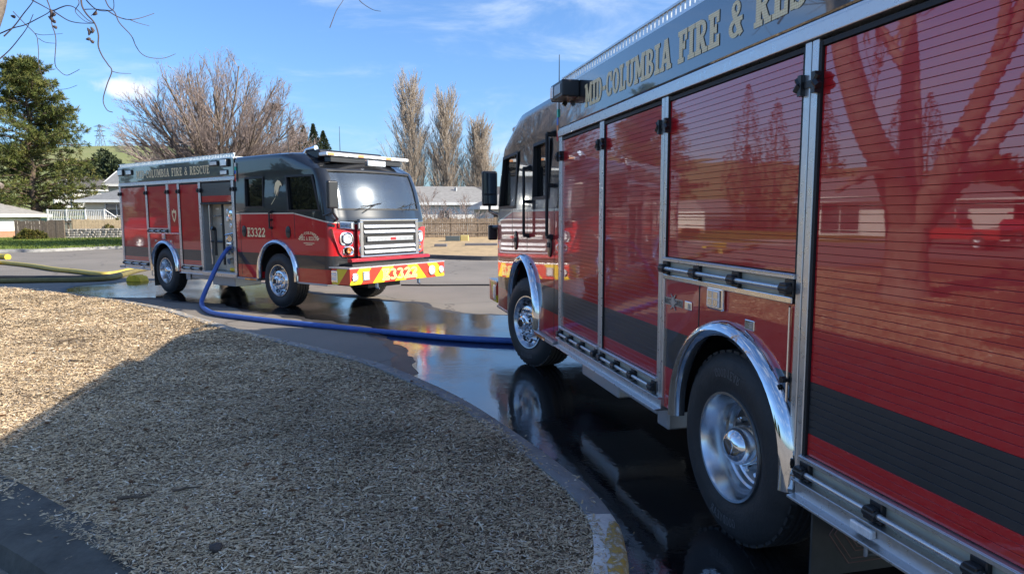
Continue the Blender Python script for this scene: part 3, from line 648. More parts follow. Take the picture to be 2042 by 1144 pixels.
def roller_door(root, sd, x0, x1, z0, z1, fine, stripe=(.815,1.065), latch=True, allgrey_above=None):
    Y = lambda v: sd*v
    d = MB(); d.box(x0-.012, x1+.012, Y(1.205), Y(1.214), z0-.01, z1+.02)                     # dark pocket behind the slats
    for (a, b) in ((x0-.022, x0-.004), (x1+.004, x1+.022)): d.box(a, b, Y(1.2), Y(1.246), z0-.02, z1+.02)
    d.box(x0-.02, x1+.02, Y(1.2), Y(1.243), z1+.004, z1+.026)
    door = d.build('roller_door', M['rubber'], root)
    p = .0335; n = int(round((z1-z0)/p)); p = (z1-z0)/n; h = p*.5
    prof = [(1.216,-h+.0002),(1.2336,-h+.0002),(1.2346,-h+.0012),(1.23463,0),(1.2346,h-.0021),(1.2337,h-.0012),(1.216,h-.0012)]
    def col(z):
        if allgrey_above is not None and z > allgrey_above: return 'grey_slat'
        return 'grey_slat' if stripe[0] < z < stripe[1] else 'red_slat'
    if fine:
        mesh = {}
        for k in range(n):
            z = z0+p*(k+.5); c = col(z)
            if c not in mesh:
                mb = MB(); mb.prism([(Y(a), b) for a, b in prof], 'x', x0, x1); o = mb.build('slat', M[c], door); o.data.polygons.foreach_set('use_smooth', [False]*len(o.data.polygons)); mesh[c] = o.data
            else: o = bpy.data.objects.new('slat', mesh[c]); COL.objects.link(o); o.parent = door
            o.location = (0,0,z)
            a = random.gauss(0, .0006); o.rotation_euler = (a,0,0); o.location = (0, -sd*1.2*(math.cos(a)-1)+random.gauss(0,.0002), z - sd*1.235*math.sin(a))
    else:
        mb = MB()
        for k in range(n):
            z = z0+p*(k+.5); a = random.gauss(0,.0022)
            mb.prism([(Y(y+(zz)*a), z+zz) for y, zz in prof], 'x', x0, x1, 0 if col(z) == 'red_slat' else 1)
        tag(mb.build('slat_curtain', [M['red_slat'], M['grey_slat']], door), kind='stuff')
    if latch:
        bar = MB(); zb = z0; bar.box(x0-.02, x1+.02, Y(1.225), Y(1.262), zb-.028, zb-.004); bar.box(x0-.02, x1+.02, Y(1.225), Y(1.268), zb-.012, zb-.006)
        bar.build('bottom_rail', M['alu'], door, bevel=.002, seg=1)
        bk = MB(); bk.box(x0-.01, x1+.01, Y(1.20), Y(1.236), zb-.115, zb-.030); bk.build('bar_recess', M['panel_in'], door)
        rod = MB(); rod.tube([(x0, Y(1.275), zb-.072), (x1, Y(1.275), zb-.072)], .013, 10); rod.build('lift_bar', M['alu'], door, smooth=40)
        L_ = x1-x0; pos = [x0+.015, x1-.015] + [x0+L_*t for t in ((.36,.68) if L_ > .9 else (.5,))]
        me = None
        for q in pos:
            if me is None:
                b = MB(); b.box(-.032,.032, Y(1.236), Y(1.262), -.045, .040); b.box(-.026,.026, Y(1.262), Y(1.296), -.030, .022); b.tube([(-.034,Y(1.279),-.004),(.034,Y(1.279),-.004)], .021, 8)
                o = b.build('bracket', M['plastic'], door, bevel=.004, seg=1); me = o.data
            else:
                o = bpy.data.objects.new('bracket', me); COL.objects.link(o); o.parent = door; bv = o.modifiers.new('bevel','BEVEL'); bv.width = .004; bv.segments = 1
            o.location = (q, 0, zb-.068)
    return door
def flat_emblem(mb, pts, o, u, v, n, off=.002):
    o, u, v, n = map(Vector, (o,u,v,n)); mb.add([o+u*a+v*b+n*off for a, b in pts], [tuple(range(len(pts)))])
def fire_truck(sd, loc, rz, lab, near):
    root = empty('fire_truck', loc, rz); tag(root, lab, 'fire truck', 'fire trucks parked nose to nose on the wet road')
    Y = lambda v: sd*v
    B0, B1 = -2.13, 3.03
    U, V_, Nn = (-sd,0,0), (0,0,1), (0,sd,0)
    doors = [(-2.08,-.70,.72,2.50),(-.57,.725,1.53,2.50),(.835,1.845,.72,2.50),(1.955,2.975,.72,2.50)] if near else [(-2.08,-.81,.72,2.50),(-.70,.205,1.53,2.50),(.81,1.605,.72,2.50)]
    divs = [-2.105,-.636,.778,1.899,3.005] if near else [-2.105,-.754,.256,.755,1.658,2.955]
    arch_x = -.03; ar = .60
    # ---- body carcass
    b = MB()
    b.box(B0, B1, -HW, HW, 2.62, 3.0)
    b.build('upper_body', M['band_paint'], root, bevel=.012)
    c = MB()
    pump = None if near else (1.72, 2.89)
    c.box(B0+.01, -.66, -1.205, 1.205, .56, 2.62); c.box(-.66, .72, -1.205, 1.205, 1.27, 2.62)
    if pump: c.box(.72, pump[0]-.03, -1.205, 1.205, .56, 2.62); c.box(pump[0]-.03, B1, Y(-1.205), Y(.82), .56, 2.62); c.box(pump[0]-.03, B1, Y(.82), Y(1.205), 2.12, 2.62)
    else: c.box(.72, B1, -1.205, 1.205, .56, 2.62)
    c.box(-.66, .72, -.50, .50, .50, 1.27); c.box(-2.0, 6.1, -.42, .42, .42, .60)
    c.build('carcass', M['dark'], root)
    w = MB()                                                             # far side skin
    w.box(B0, -.66, Y(-1.206), Y(-1.24), .56, 2.61); w.box(-.66, .72, Y(-1.206), Y(-1.24), 1.27, 2.61); w.box(.72, B1, Y(-1.206), Y(-1.24), .56, 2.61)
    w.build('side_panel', M['body_stripe'], root)
    # under-body boxes
    t = MB(); t.box(1.0, 1.75, Y(.55), Y(1.16), .40, .53); t.box(1.80, 2.70, Y(.5), Y(1.12), .30, .52); t.box(.78,.95,Y(.9),Y(1.18),.36,.52)
    t.build('tank', M['alu_dull'], root, bevel=.012)
    # ---- wheel panel with arch
    wx0, wx1 = (-.580,.735) if near else (-.70,.70)
    zt = 1.385; xs_in = [(arch_x+ar*math.cos(a), .61+ar*math.sin(a)) for a in np.linspace(0, PI, 33)]
    inner = [(arch_x+ar, .545)] + xs_in + [(arch_x-ar, .545)]
    outer = []
    for (x, z) in inner:
        a = math.atan2(z-.61, x-arch_x); cs, sn = math.cos(a), math.sin(a)
        k = min((wx1-arch_x)/cs if cs > 1e-6 else 9, (wx0-arch_x)/cs if cs < -1e-6 else 9, (zt-.61)/sn if sn > 1e-6 else 9)
        outer.append((arch_x+cs*k, .61+sn*k) if z > .6 else ((wx1 if x > arch_x else wx0), z))
    # keep the square corners
    for crn in ((wx1,zt),(wx0,zt)):
        i = min(range(len(outer)), key=lambda j: (outer[j][0]-crn[0])**2+(outer[j][1]-crn[1])**2); outer[i] = crn
    p = MB(); n = len(inner); yo, yi = 1.238, 1.20
    vs = [(x, Y(yo), z) for x, z in inner] + [(x, Y(yo), z) for x, z in outer] + [(x, Y(yi), z) for x, z in inner] + [(x, Y(yi), z) for x, z in outer]
    fs = []
    for i in range(n-1): fs += [(i,i+1,n+i+1,n+i), (2*n+i,3*n+i,3*n+i+1,2*n+i+1), (i,2*n+i,2*n+i+1,i+1), (n+i,n+i+1,3*n+i+1,3*n+i)]
    p.add(vs, fs); p.build('wheel_panel', M['body_stripe'], root)
    # well
    wl = MB(); m_ = len(inner); vs = [(x, Y(1.22), z) for x, z in inner] + [(x, Y(.62), z) for x, z in inner]
    wl.add(vs, [(i, i+1, m_+i+1, m_+i) for i in range(m_-1)] + [tuple(range(m_, 2*m_))]); wl.build('wheel_well', M['plastic'], root)
    f = MB(); arch_trim(f, arch_x, .61, .565 if near else .585, 1.235, sd, (.06,.09)); f.build('wheel_arch_trim', M['chrome'], root, smooth=50)
    # panel seams, latches, light and badge over the wheel
    g = MB(); sx = .30 if near else .40
    g.box(sx-.006, sx+.006, Y(1.2381), Y(1.2392), 1.14, zt); 
    if near: g.box(-.545,-.533,Y(1.2381),Y(1.2392),.885,1.375); g.box(-.545,-.40,Y(1.2381),Y(1.2392),.878,.886)
    g.build('panel_seam', M['rubber'], root)
    if near: h = MB(); h.tube([(-.553,Y(1.248),.86),(-.553,Y(1.248),1.37)], .006, 6); h.build('hinge', M['chrome'], root, smooth=40); q = MB(); q.tube([(-.545,Y(1.24),1.03),(-.545,Y(1.275),1.03)], .016, 10); q.build('bump_stop', M['plastic'], root, smooth=40)
    for (lx, lz) in (((-.225,1.235),(.425,1.25)) if near else ((.30,1.22),(-.42,1.22))):
        q = MB(); q.box(lx-.042, lx+.042, Y(1.238), Y(1.245), lz-.026, lz+.026); la = q.build('latch', M['chrome'], root, bevel=.006)
        q = MB(); q.box(lx-.03, lx-.006, Y(1.2452), Y(1.2478), lz-.014, lz+.014); q.build('latch_paddle', M['alu_dull'], la)
    lx = .095 if near else 0.0
    q = MB(); q.box(lx-.085, lx+.085, Y(1.238), Y(1.262), 1.335-.065, 1.335+.065); sl_ = q.build('scene_light', M['chrome'], root, bevel=.02, seg=3)
    q = MB(); q.box(lx-.066, lx+.066, Y(1.2622), Y(1.272), 1.335-.048, 1.335+.048); q.build('lens', M['lens'], sl_, bevel=.012, seg=2)
    q = MB()
    for k in range(2):
        for j in range(2): q.box(lx-.055+.058*k, lx-.008+.058*k, Y(1.2721), Y(1.2745), 1.335-.040+.042*j, 1.335-.003+.042*j)
    q.build('lens_cell', M['polished'], sl_)
    if near:
        q = MB(); q.box(.50,.74,Y(1.2382),Y(1.2412),1.225,1.272); cx_, cz_ = .62, 1.2485
        q.prism([(cx_-.035,cz_-.052),(cx_-.012,cz_-.018),(cx_-.05,cz_-.0),(cx_-.012,cz_+.018),(cx_-.035,cz_+.052),(cx_,cz_+.03),(cx_+.035,cz_+.052),(cx_+.012,cz_+.018),(cx_+.05,cz_),(cx_+.012,cz_-.018),(cx_+.035,cz_-.052),(cx_,cz_-.03)], 'y', Y(1.2415), Y(1.245))
        bd = q.build('badge', M['alu_dull'], root)
        q = MB(); lettering(q, 'ROSENBAUER', (.735,Y(1.2417),1.232), U, V_, Nn, .032, .23); q.build('badge_lettering', M['plastic'], bd)
        q = MB(); q.box(.40,.41,Y(1.2385),Y(1.2388),1.2,1.3)
    # strip above the wheel panel: polished trim under the short door
    q = MB(); q.box(wx0, wx1, Y(1.205), Y(1.262), zt+.003, zt+.034); q.build('polished_trim', M['polished'], root, bevel=.004)
    # ---- frame extrusions
    for x in divs:
        lo = .60 if near or x not in (.256,) else 1.40
        if not near and x == -.754: lo = .60
        q = MB()
        for (a, bb) in ((-.044,-.004),(.004,.044)): q.box(x+a, x+bb, Y(1.205), Y(1.252), lo, 2.536)
        q.box(x-.004, x+.004, Y(1.205), Y(1.244), lo, 2.536)
        fr = q.build('door_post', M['alu'], root, bevel=.003, seg=1)
        q = MB()
        for a in (-1, 1):
            q.box(x+a*.046-.012, x+a*.046+.012, Y(1.235), Y(1.275), 2.31, 2.40); q.tube([(x+a*.05,Y(1.268),2.36),(x+a*.075,Y(1.268),2.335)], .017, 6); q.tube([(x+a*.05,Y(1.268),2.36),(x+a*.07,Y(1.268),2.385)], .013, 6)
        q.box(x-.03,x+.03,Y(1.252),Y(1.262),2.34,2.37)
        q.build('door_stop', M['plastic'], fr)
    q = MB(); q.box(B0, B1+.02, Y(1.2), Y(1.265), 2.540, 2.600); q.box(B0, B1+.02, Y(1.2), Y(1.252), 2.6, 2.618); q.build('drip_rail', M['alu'], root, bevel=.004)
    # red sill patches beside the posts
    for (a, bb) in ((B0+.0, -.66), (.73, (B1 if near else 1.70))):
        q = MB(); q.box(a, bb, Y(1.206), Y(1.222), .56, .72); q.build('sill', M['red'], root)
        q = MB(); z0 = .515; q.prism([(Y(1.18),z0),(Y(1.305),z0),(Y(1.305),z0+.012),(Y(1.262),z0+.016),(Y(1.262),z0+.075),(Y(1.285),z0+.078),(Y(1.285),z0+.09),(Y(1.18),z0+.09)], 'x', a+(.12 if a < -1 else .0), bb)
        q.build('rub_rail', M['alu'], root, bevel=.002, seg=1)
    if not near:
        q = MB(); q.box(1.70, B1, Y(1.05), Y(1.29), .515, .60); q.build('rub_rail', M['alu'], root, bevel=.006)
        # flat panel with a crest between the doors
        q = MB(); q.box(.303,.708,Y(1.206),Y(1.236),1.41,2.53); q.build('side_panel', M['red'], root, bevel=.004)
        q = MB(); flat_emblem(q, [(0,-.16),(.05,-.10),(.10,.02),(.09,.13),(.04,.09),(0,.16),(-.04,.09),(-.09,.13),(-.10,.02),(-.05,-.10)], (.50,Y(1.236),1.82), U, V_, Nn); cr = q.build('crest', M['gold'], root)
        q = MB(); flat_emblem(q, [(0,-.10),(.03,-.06),(.06,.02),(.05,.07),(.02,.04),(0,.09),(-.02,.04),(-.05,.07),(-.06,.02),(-.03,-.06)], (.50,Y(1.236),1.82), U, V_, Nn, .004); q.build('crest_centre', M['red'], cr)
        # pump bay
        q = MB(); q.box(1.705,1.72,Y(.83),Y(1.22),.62,2.10); q.box(2.895,2.91,Y(.83),Y(1.22),.62,2.10); q.box(1.72,2.895,Y(.83),Y(1.22),.60,.615); pb = q.build('pump_bay', M['alu_dull'], root)
        q = MB(); q.box(1.72,2.34,Y(.822),Y(1.00),.62,2.10); q.box(2.345,2.895,Y(.822),Y(1.10),.62,2.10); q.build('pump_panel', M['panel_in'], pb, bevel=.004)
        q = MB(); q.tube([(2.28,Y(1.090),.75),(2.28,Y(1.090),2.05)], .028, 8); q.tube([(2.02,Y(1.130),.95),(2.02,Y(1.130),1.52)], .03, 8); q.tube([(1.80,Y(1.110),1.25),(2.30,Y(1.110),1.25)], .025, 8); q.tube([(2.02,Y(1.130),1.52),(2.02,Y(1.210),1.55)], .04, 8); q.tube([(2.34,Y(1.080),.7),(2.34,Y(1.080),2.08)],.02,6); q.build('pipe', M['plastic'], pb, smooth=40)
        q = MB(); q.tube([(1.80,Y(1.12),2.04),(1.80,Y(1.12),1.5),(1.84,Y(1.12),.75)], .014, 8); q.build('handrail', M['chrome'], pb, smooth=40)
        q = MB(); q.lathe([(.10,0),(.10,.03),(.085,.035),(0,.033)], (2.66,0,1.82), n=24); 
        for i, v in enumerate(q.v): q.v[i] = (v[0], Y(1.10+v[1]), v[2])
        ga = q.build('gauge', M['chrome'], pb, smooth=40)
        q = MB(); q.lathe([(.075,0),(0,0)], (2.66,Y(1.097),1.82), n=20); q.build('gauge_face', M['gauge'], ga)
        q = MB(); lettering(q, 'G', (2.66-.045,Y(1.098),1.775), U if sd > 0 else (1,0,0), V_, Nn, .09, .085); q.build('gauge_mark', M['plastic'], ga)
        q = MB(); q.tube([(2.45,Y(1.110),1.32),(2.62,Y(1.0),1.36),(2.72,Y(1.220),1.33)], .055, 12); q.tube([(2.52,Y(1.130),1.22),(2.78,Y(1.180),1.22)], .045, 10); q.tube([(2.72,Y(1.060),1.17),(2.74,Y(1.10),1.15),(2.75,Y(1.20),1.10)], .085, 14); q.tube([(2.50,Y(1.180),1.40),(2.80,Y(1.1),1.46)], .018, 8); q.build('valve', M['chrome'], pb, smooth=40)
        for gx, gz, gr in ((2.50,1.90,.055),(2.50,1.74,.055),(2.62,1.60,.05),(2.78,1.60,.05)):
            q = MB(); q.v = []; q.lathe([(gr,0),(gr,.02),(gr*.85,.024),(0,.022)], (0,0,0), n=16); q.v = [(gx+v[0], Y(1.10+v[1]), gz+v[2]) for v in q.v]; g2 = q.build('gauge', M['chrome'], pb, smooth=40)
            q = MB(); q.lathe([(gr*.8,0),(0,0)], (gx,Y(1.1255),gz), n=16); q.build('gauge_face', M['gauge'], g2)
        for lx_, lz_ in ((1.86,1.80),(1.98,1.80),(2.10,1.80),(2.22,1.80),(1.86,1.62),(2.22,1.62)):
            q = MB(); q.tube([(lx_,Y(1.0),lz_),(lx_,Y(1.08),lz_)], .012, 6); q.tube([(lx_-.035,Y(1.085),lz_),(lx_+.035,Y(1.085),lz_)], .014, 6); q.build('pull_handle', M['chrome'], pb, smooth=40)
        for cz_ in (.86,1.06):
            q = MB(); q.tube([(2.60,Y(1.10),cz_),(2.60,Y(1.19),cz_-.02)], .065, 12); q.build('outlet_cap', M['chrome'], pb, smooth=40)
        for tx_, tz_ in ((1.92,1.96),(2.14,1.96),(2.62,2.0)):
            q = MB(); q.box(tx_-.07,tx_+.07,Y(1.101 if tx_ > 2.4 else 1.001),Y(1.104 if tx_ > 2.4 else 1.004),tz_-.02,tz_+.02); q.build('label_plate', M['white'], pb)
        q = MB(); q.box(2.50,2.82,Y(1.040),Y(1.12),.625,.70); q.build('hose_pack', M['yellow'], pb, bevel=.02)
        # raised roller shutter over the bay
        d = roller_door(root, sd, 1.725, 2.885, 2.10, 2.50, False, stripe=(9,10), latch=False, allgrey_above=2.24)
        q = MB(); q.box(1.72,2.89,Y(1.21),Y(1.275),2.05,2.09); q.build('bottom_rail', M['rubber'], d, bevel=.006)
    for (a, bb, z0, z1) in doors: roller_door(root, sd, a, bb, z0, z1, near)
    # ---- upper band: lettering, lights, roof rail
    letters(root, 'MID-COLUMBIA FIRE & RESCUE', (2.30 if near else -1.18,Y(HW),2.705), U, V_, Nn, .180, 3.30, [M['gold_dk'], M['gold']], .055 if near else .02, .045 if near else .0)
    lights = [(2.45,2.80,2.82,2.965,.16)] if near else [(-2.10,-1.84,2.80,2.96,.03),(-1.66,-1.37,2.80,2.93,.03),(2.18,2.48,2.85,2.96,.03),(2.62,2.88,2.82,2.985,.05),(2.55,2.83,2.645,2.76,.02)]
    for (a, bb, z0, z1, dp) in lights:
        q = MB(); q.box(a, bb, Y(HW), Y(HW+dp), z0, z1); lt = q.build('scene_light', M['plastic'], root, bevel=.012)
        q = MB(); q.box(a+(.02 if not near else .25), bb-.02, Y(HW+dp+.0005), Y(HW+dp+.012), z0+.02, z1-.02); q.build('lens', M['lens'], lt, bevel=.006)
        if near:
            q = MB(); q.box(a+.04, a+.22, Y(HW+dp+.0005), Y(HW+dp+.008), z0+.03, z1-.03); q.build('lens', M['alu_dull'], lt, bevel=.004)
            q = MB(); q.tube([(a+.3,Y(HW+.03),z0),(a+.3,Y(HW+.05),z0-.03)], .02, 8); q.build('mount', M['plastic'], lt)
    q = MB()
    for k in range(86):
        x = B0+.03+k*.06; q.box(x, x+.042, Y(1.21), Y(1.222), 3.012, 3.075)
    q.box(B0, B1, Y(1.19), Y(1.228), 3.0, 3.014); q.box(B0, B1, Y(1.19), Y(1.232), 3.075, 3.09); tag(q.build('roof_rail', M['alu'], root), kind='stuff')
    q = MB(); q.box(B0,B1,Y(1.226),Y(1.2505),2.985,3.004); q.build('roof_trim', M['alu'], root)
    q = MB(); q.box(B0+.05,B1-.05,-1.15,1.15,3.0,3.03); q.build('roof_deck', M['alu_dull'], root)
    # ---- cab
    cab = bpy.data.objects.new('cab', CAB_ME); COL.objects.link(cab); cab.parent = root
    q = MB(); q.box(3.03,3.06,-1.15,1.15,.6,2.95); q.build('cab_gap', M['rubber'], root)
    q = MB()
    for i, c_ in enumerate(('w','g','b','o','r')): q.box(3.075,3.115,Y(1.233 if i < 2 else 1.2495),Y(1.2535),2.88-.075*i-.072,2.88-.075*i, i)
    q.build('reflective_marker', [mat('marker_white',(.7,.72,.7),.4), mat('marker_green',(.05,.55,.40),.4), mat('marker_blue',(.03,.12,.60),.4), mat('marker_orange',(.75,.22,.04),.4), mat('marker_red',(.65,.02,.02),.4)], root)
    # windscreen
    def pane(zs, ymax, ins):
        vs = []; k = 0
        for z in zs:
            h = cab_section(z, ins); hh = [pt for pt in h if pt[1] <= ymax]
            ys = np.linspace(ymax, -ymax, 41); hx = np.array([p_[0] for p_ in h])[::-1]; hy = np.array([p_[1] for p_ in h])[::-1]
            m2 = hx > 5.3; vs += [(float(np.interp(abs(y), hy[m2], hx[m2])), float(y), z) for y in ys]
        return vs, [(i*41+j, i*41+j+1, (i+1)*41+j+1, (i+1)*41+j) for i in range(len(zs)-1) for j in range(40)]
    q = MB(); q.add(*pane(np.linspace(1.90,2.655,15), 1.05, .02)); q.build('windscreen', M['windshield'], cab, smooth=80)
    q = MB(); vs, fs = pane([1.905,1.935], 1.05, -.004); q.add(vs, fs); vs, fs = pane([2.62,2.65], 1.05, -.004); q.add(vs, fs); q.build('windscreen_seal', M['rubber'], cab, smooth=80)
    for wn in (WIN_F, WIN_R):
        for s2 in (1, -1):
            ctr = Vector((sum(p_[0] for p_ in wn)/4, sum(p_[1] for p_ in wn)/4)); big = [tuple(ctr+(Vector(p_)-ctr)*1.03) for p_ in wn]
            q = MB(); q.prism([(p_[0], p_[1]) for p_ in big], 'y', s2*1.198, s2*1.203); wo = q.build('side_window', M['side_glass'], cab)
            if s2 == sd:
                q = MB(); n_ = len(wn); o1 = [tuple(ctr+(Vector(p_)-ctr)*1.10) for p_ in wn]; o2 = [tuple(ctr+(Vector(p_)-ctr)*.98) for p_ in wn]
                vs = [(a, Y(1.254 - (.0 if z < 2.2 else .012)), z) for a, z in o1] + [(a, Y(1.258 - (.0 if z < 2.2 else .012)), z) for a, z in o2] + [(a, Y(1.20), z) for a, z in o2]
                q.add(vs, [(i,(i+1)%n_,n_+(i+1)%n_,n_+i) for i in range(n_)] + [(n_+i,n_+(i+1)%n_,2*n_+(i+1)%n_,2*n_+i) for i in range(n_)]); q.build('window_frame', M['rubber'], wo)
    q = MB(); q.box(5.35,5.9,-1.05,1.05,1.45,1.93); q.build('dashboard', M['seat'], cab, bevel=.05)
    for yy in (-.62,.62):
        q = MB(); q.box(4.35,4.9,yy-.26,yy+.26,1.43,1.75); q.box(4.28,4.45,yy-.26,yy+.26,1.75,2.40); q.box(4.30,4.42,yy-.14,yy+.14,2.42,2.62); q.build('seat', M['seat'], cab, bevel=.05)
    q = MB(); q.lathe([(.21,0),(.225,.015),(.21,.03),(.195,.015)], (5.15,.62,1.98), 'x', n=24, closed=True); q.build('steering_wheel', M['plastic'], cab, smooth=60)
    # door seams, handles, grab rails
    q = MB()
    for x in (3.20, 4.28, 5.02):
        z_lo = .60 if x < 3.5 else 1.38
        q.box(x-.006, x+.006, Y(1.2502), Y(1.2515), z_lo, 1.88)
    q.build('door_seam', M['rubber'], cab)
    for hx in (3.335, 4.82):
        q = MB(); q.lathe([(.075,0),(.075,.012),(.062,.016),(.0,.012)], (0,0,0), n=20)
        q.v = [(hx+v[0]*1.0, Y(1.2505+v[1]), 1.49+v[2]*1.55) for v in q.v]; hd = q.build('door_handle', M['plastic'], cab, smooth=40)
        q = MB(); q.box(hx-.045,hx+.045,Y(1.266),Y(1.276),1.47,1.52); q.build('handle_lever', M['rubber'], hd, bevel=.004)
    for (gx, z0, z1) in (((3.26,1.56,2.62),(4.20,1.55,2.35)) if near else ((4.30,1.55,1.90),)):
        q = MB(); q.tube([(gx,Y(1.25),z0),(gx,Y(1.31),z0+.03),(gx,Y(1.31),z1-.03),(gx,Y(1.25 if z1 < 2.3 else 1.215),z1)], .017, 8); 
        for zz in (z0+.02,(z0+z1)/2,z1-.03): q.box(gx-.03,gx+.03,Y(1.22 if zz > 2.2 else 1.251),Y(1.315),zz-.02,zz+.02)
        q.build('grab_rail', M['rubber'], cab, smooth=40)
    # mirror
    mx_, my = 6.22, 1.30
    q = MB(); q.box(mx_-.05, mx_+.04, Y(my-.11), Y(my+.11), 1.93, 2.42); mi = q.build('mirror', M['plastic'], cab, bevel=.03, seg=3)
    q = MB(); q.box(mx_-.056, mx_-.0505, Y(my-.085), Y(my+.085), 2.10, 2.39); q.box(mx_-.056, mx_-.0505, Y(my-.085), Y(my+.085), 1.96, 2.08); q.build('mirror_glass', M['mirror'] if not near else M['house_glass'], mi, bevel=.008)
    q = MB(); q.tube([(mx_,Y(my),1.94),(mx_,Y(my),1.86),(6.12,Y(1.12),1.74),(6.02,Y(1.12),1.70)], .022, 8); q.tube([(mx_,Y(my),1.86),(5.85,Y(1.235),1.80)], .014, 8); q.tube([(5.95,Y(1.2),1.64),(6.20,Y(1.28),1.62)], .03, 8); q.build('mirror_arm', M['plastic'], mi, smooth=40)
    if near:
        q = MB(); q.box(6.14,6.22,Y(1.20),Y(1.33),1.45,1.66); q.build('corner_camera', M['plastic'], cab, bevel=.02)
    # front arch trim, well
    f = MB(); arch_trim(f, 4.42, .68, .615, 1.245, sd, (.13,.13)); f.build('wheel_arch_trim', M['chrome'], cab, smooth=50)
    arc = [(4.42+.598*math.cos(a), .68+.598*math.sin(a)) for a in np.linspace(0,PI,25)]
    for s2 in (1,-1):
        wl = MB(); m_ = len(arc); wl.add([(x,s2*1.20,z) for x,z in arc]+[(x,s2*.73,z) for x,z in arc], [(i,i+1,m_+i+1,m_+i) for i in range(m_-1)]+[tuple(range(m_,2*m_))]); wl.build('wheel_well', M['plastic'], cab)
    q = MB(); q.box(3.08,3.80,Y(1.0),Y(1.30),.50,.545); q.build('cab_step', M['alu_dull'], cab, bevel=.008)
    q = MB(); q.box(3.36,3.76,Y(1.3005),Y(1.306),.505,.54); q.build('step_marker', M['amber'], cab)
    q = MB(); q.box(5.05,5.95,Y(1.02),Y(1.262),.515,.549); q.build('cab_step', M['alu_dull'], cab, bevel=.008)
    # ---- front end
    q = MB(); q.box(6.05,6.56,-1.24,1.24,.56,.85); bm_ = q.build('bumper', M['chevron'], root, bevel=.01)
    q = MB(); q.box(5.99,6.565,-1.25,1.25,.852,.872); q.build('bumper_deck', M['alu'], bm_, bevel=.004)
    q = MB(); q.box(6.15,6.35,-1.0,1.0,.872,.92); q.box(6.0,6.2,-1.15,1.15,.60,.84); q.build('bumper_recess', M['dark'], bm_)
    letters(bm_, 'E3322', (6.5615,-.46,.605), (0,1,0), V_, (1,0,0), .20, .90, [mat('number_outline',(.75,.62,.35),.5), mat('number_gold',(.85,.66,.18),.4)], .10, 0)
    for yy, rr in ((-1.13,.075),(.86,.10),(1.14,.075)):
        q = MB(); q.lathe([(rr,6.5605),(rr,6.578),(rr*.8,6.582),(rr*.78,6.566),(0,6.562)], (0,yy,.70), 'x', n=24); fl = q.build('fog_lamp', M['chrome'], bm_, smooth=40)
        q = MB(); q.lathe([(rr*.76,6.572),(0,6.577)], (0,yy,.70), 'x', n=20); q.build('lens', M['lens'], fl, smooth=60)
    q = MB(); q.box(6.5605,6.58,-.95,-.79,.62,.79); sp_ = q.build('siren_speaker', M['chrome'], bm_, bevel=.015)
    q = MB(); q.box(6.5802,6.584,-.925,-.815,.645,.765); q.build('lens', M['lens'], sp_)
    q = MB(); q.box(6.06,6.22,Y(1.2402),Y(1.256),.60,.81); ml = q.build('corner_light', M['chrome'], bm_, bevel=.01)
    for zz in (.63,.71): q = MB(); q.box(6.08,6.20,Y(1.2562),Y(1.264),zz,zz+.07); q.build('lens', M['lens'], ml, bevel=.006)
    for yy in (-.55,.55):
        q = MB(); q.tube([(6.50,yy,.57),(6.52,yy,.47),(6.50,yy+.05,.44),(6.47,yy,.47),(6.47,yy,.57)], .016, 8); q.build('tow_eye', M['chrome'], bm_, smooth=40)
    q = MB(); q.prism([(6.24,.95),(6.36,.955),(6.375,.985),(6.34,1.015),(6.24,1.02)], 'y', -1.02, 1.02); q.build('grille_lip', M['red'], root, bevel=.006)
    q = MB()                                                              # chrome surround
    q.box(6.22,6.31,-.76,-.68,1.03,1.69); q.box(6.22,6.31,.68,.76,1.03,1.69); q.box(6.22,6.31,-.76,.76,1.69,1.735); q.box(6.22,6.32,-.76,.76,1.025,1.06)
    gr = q.build('grille', M['chrome'], root, bevel=.01)
    q = MB(); q.box(6.20,6.285,-.679,.679,1.061,1.689); q.build('grille_core', M['dark'], gr)
    for zz in (1.60,1.50,1.22,1.125):
        q = MB(); q.prism([(6.286,zz-.030),(6.325,zz-.026),(6.296,zz+.026),(6.286,zz+.030)], 'y', -.66, .66); q.build('grille_bar', M['alu'], gr)
    q = MB(); q.box(6.286,6.322,-.60,.60,1.315,1.405); q.build('grille_plate', M['alu_dull'], gr, bevel=.01)
    q = MB(); q.box(6.3225,6.327,-.02,.12,1.335,1.39); q.build('grille_emblem', M['redlens'], gr); q = MB(); 
    for k in range(3): q.box(6.3225,6.326,-.12,-.03,1.335+.02*k,1.347+.02*k)
    q.build('grille_emblem', M['white'], gr)
    for s2 in (-1,1):
        pts = [(.79,1.05),(1.02,1.05),(1.08,1.12),(1.17,1.40),(1.20,1.57),(1.10,1.56),(.79,1.50)]
        # the corner block follows the rounded nose
        hl = MB()
        def nose(y, d): 
            h = cab_section(1.4, -d); hx = np.array([p_[0] for p_ in h])[::-1]; hy = np.array([p_[1] for p_ in h])[::-1]; m2 = hx > 5.3
            return float(np.interp(abs(y), hy[m2], hx[m2]))
        vs = [(nose(a, .03), s2*a, z) for a, z in pts] + [(nose(a, -.03), s2*a, z) for a, z in pts]; n_ = len(pts)
        hl.add(vs, [tuple(range(n_))] + [(i,(i+1)%n_,n_+(i+1)%n_,n_+i) for i in range(n_)]); hb = hl.build('headlight', M['redlens'], root)
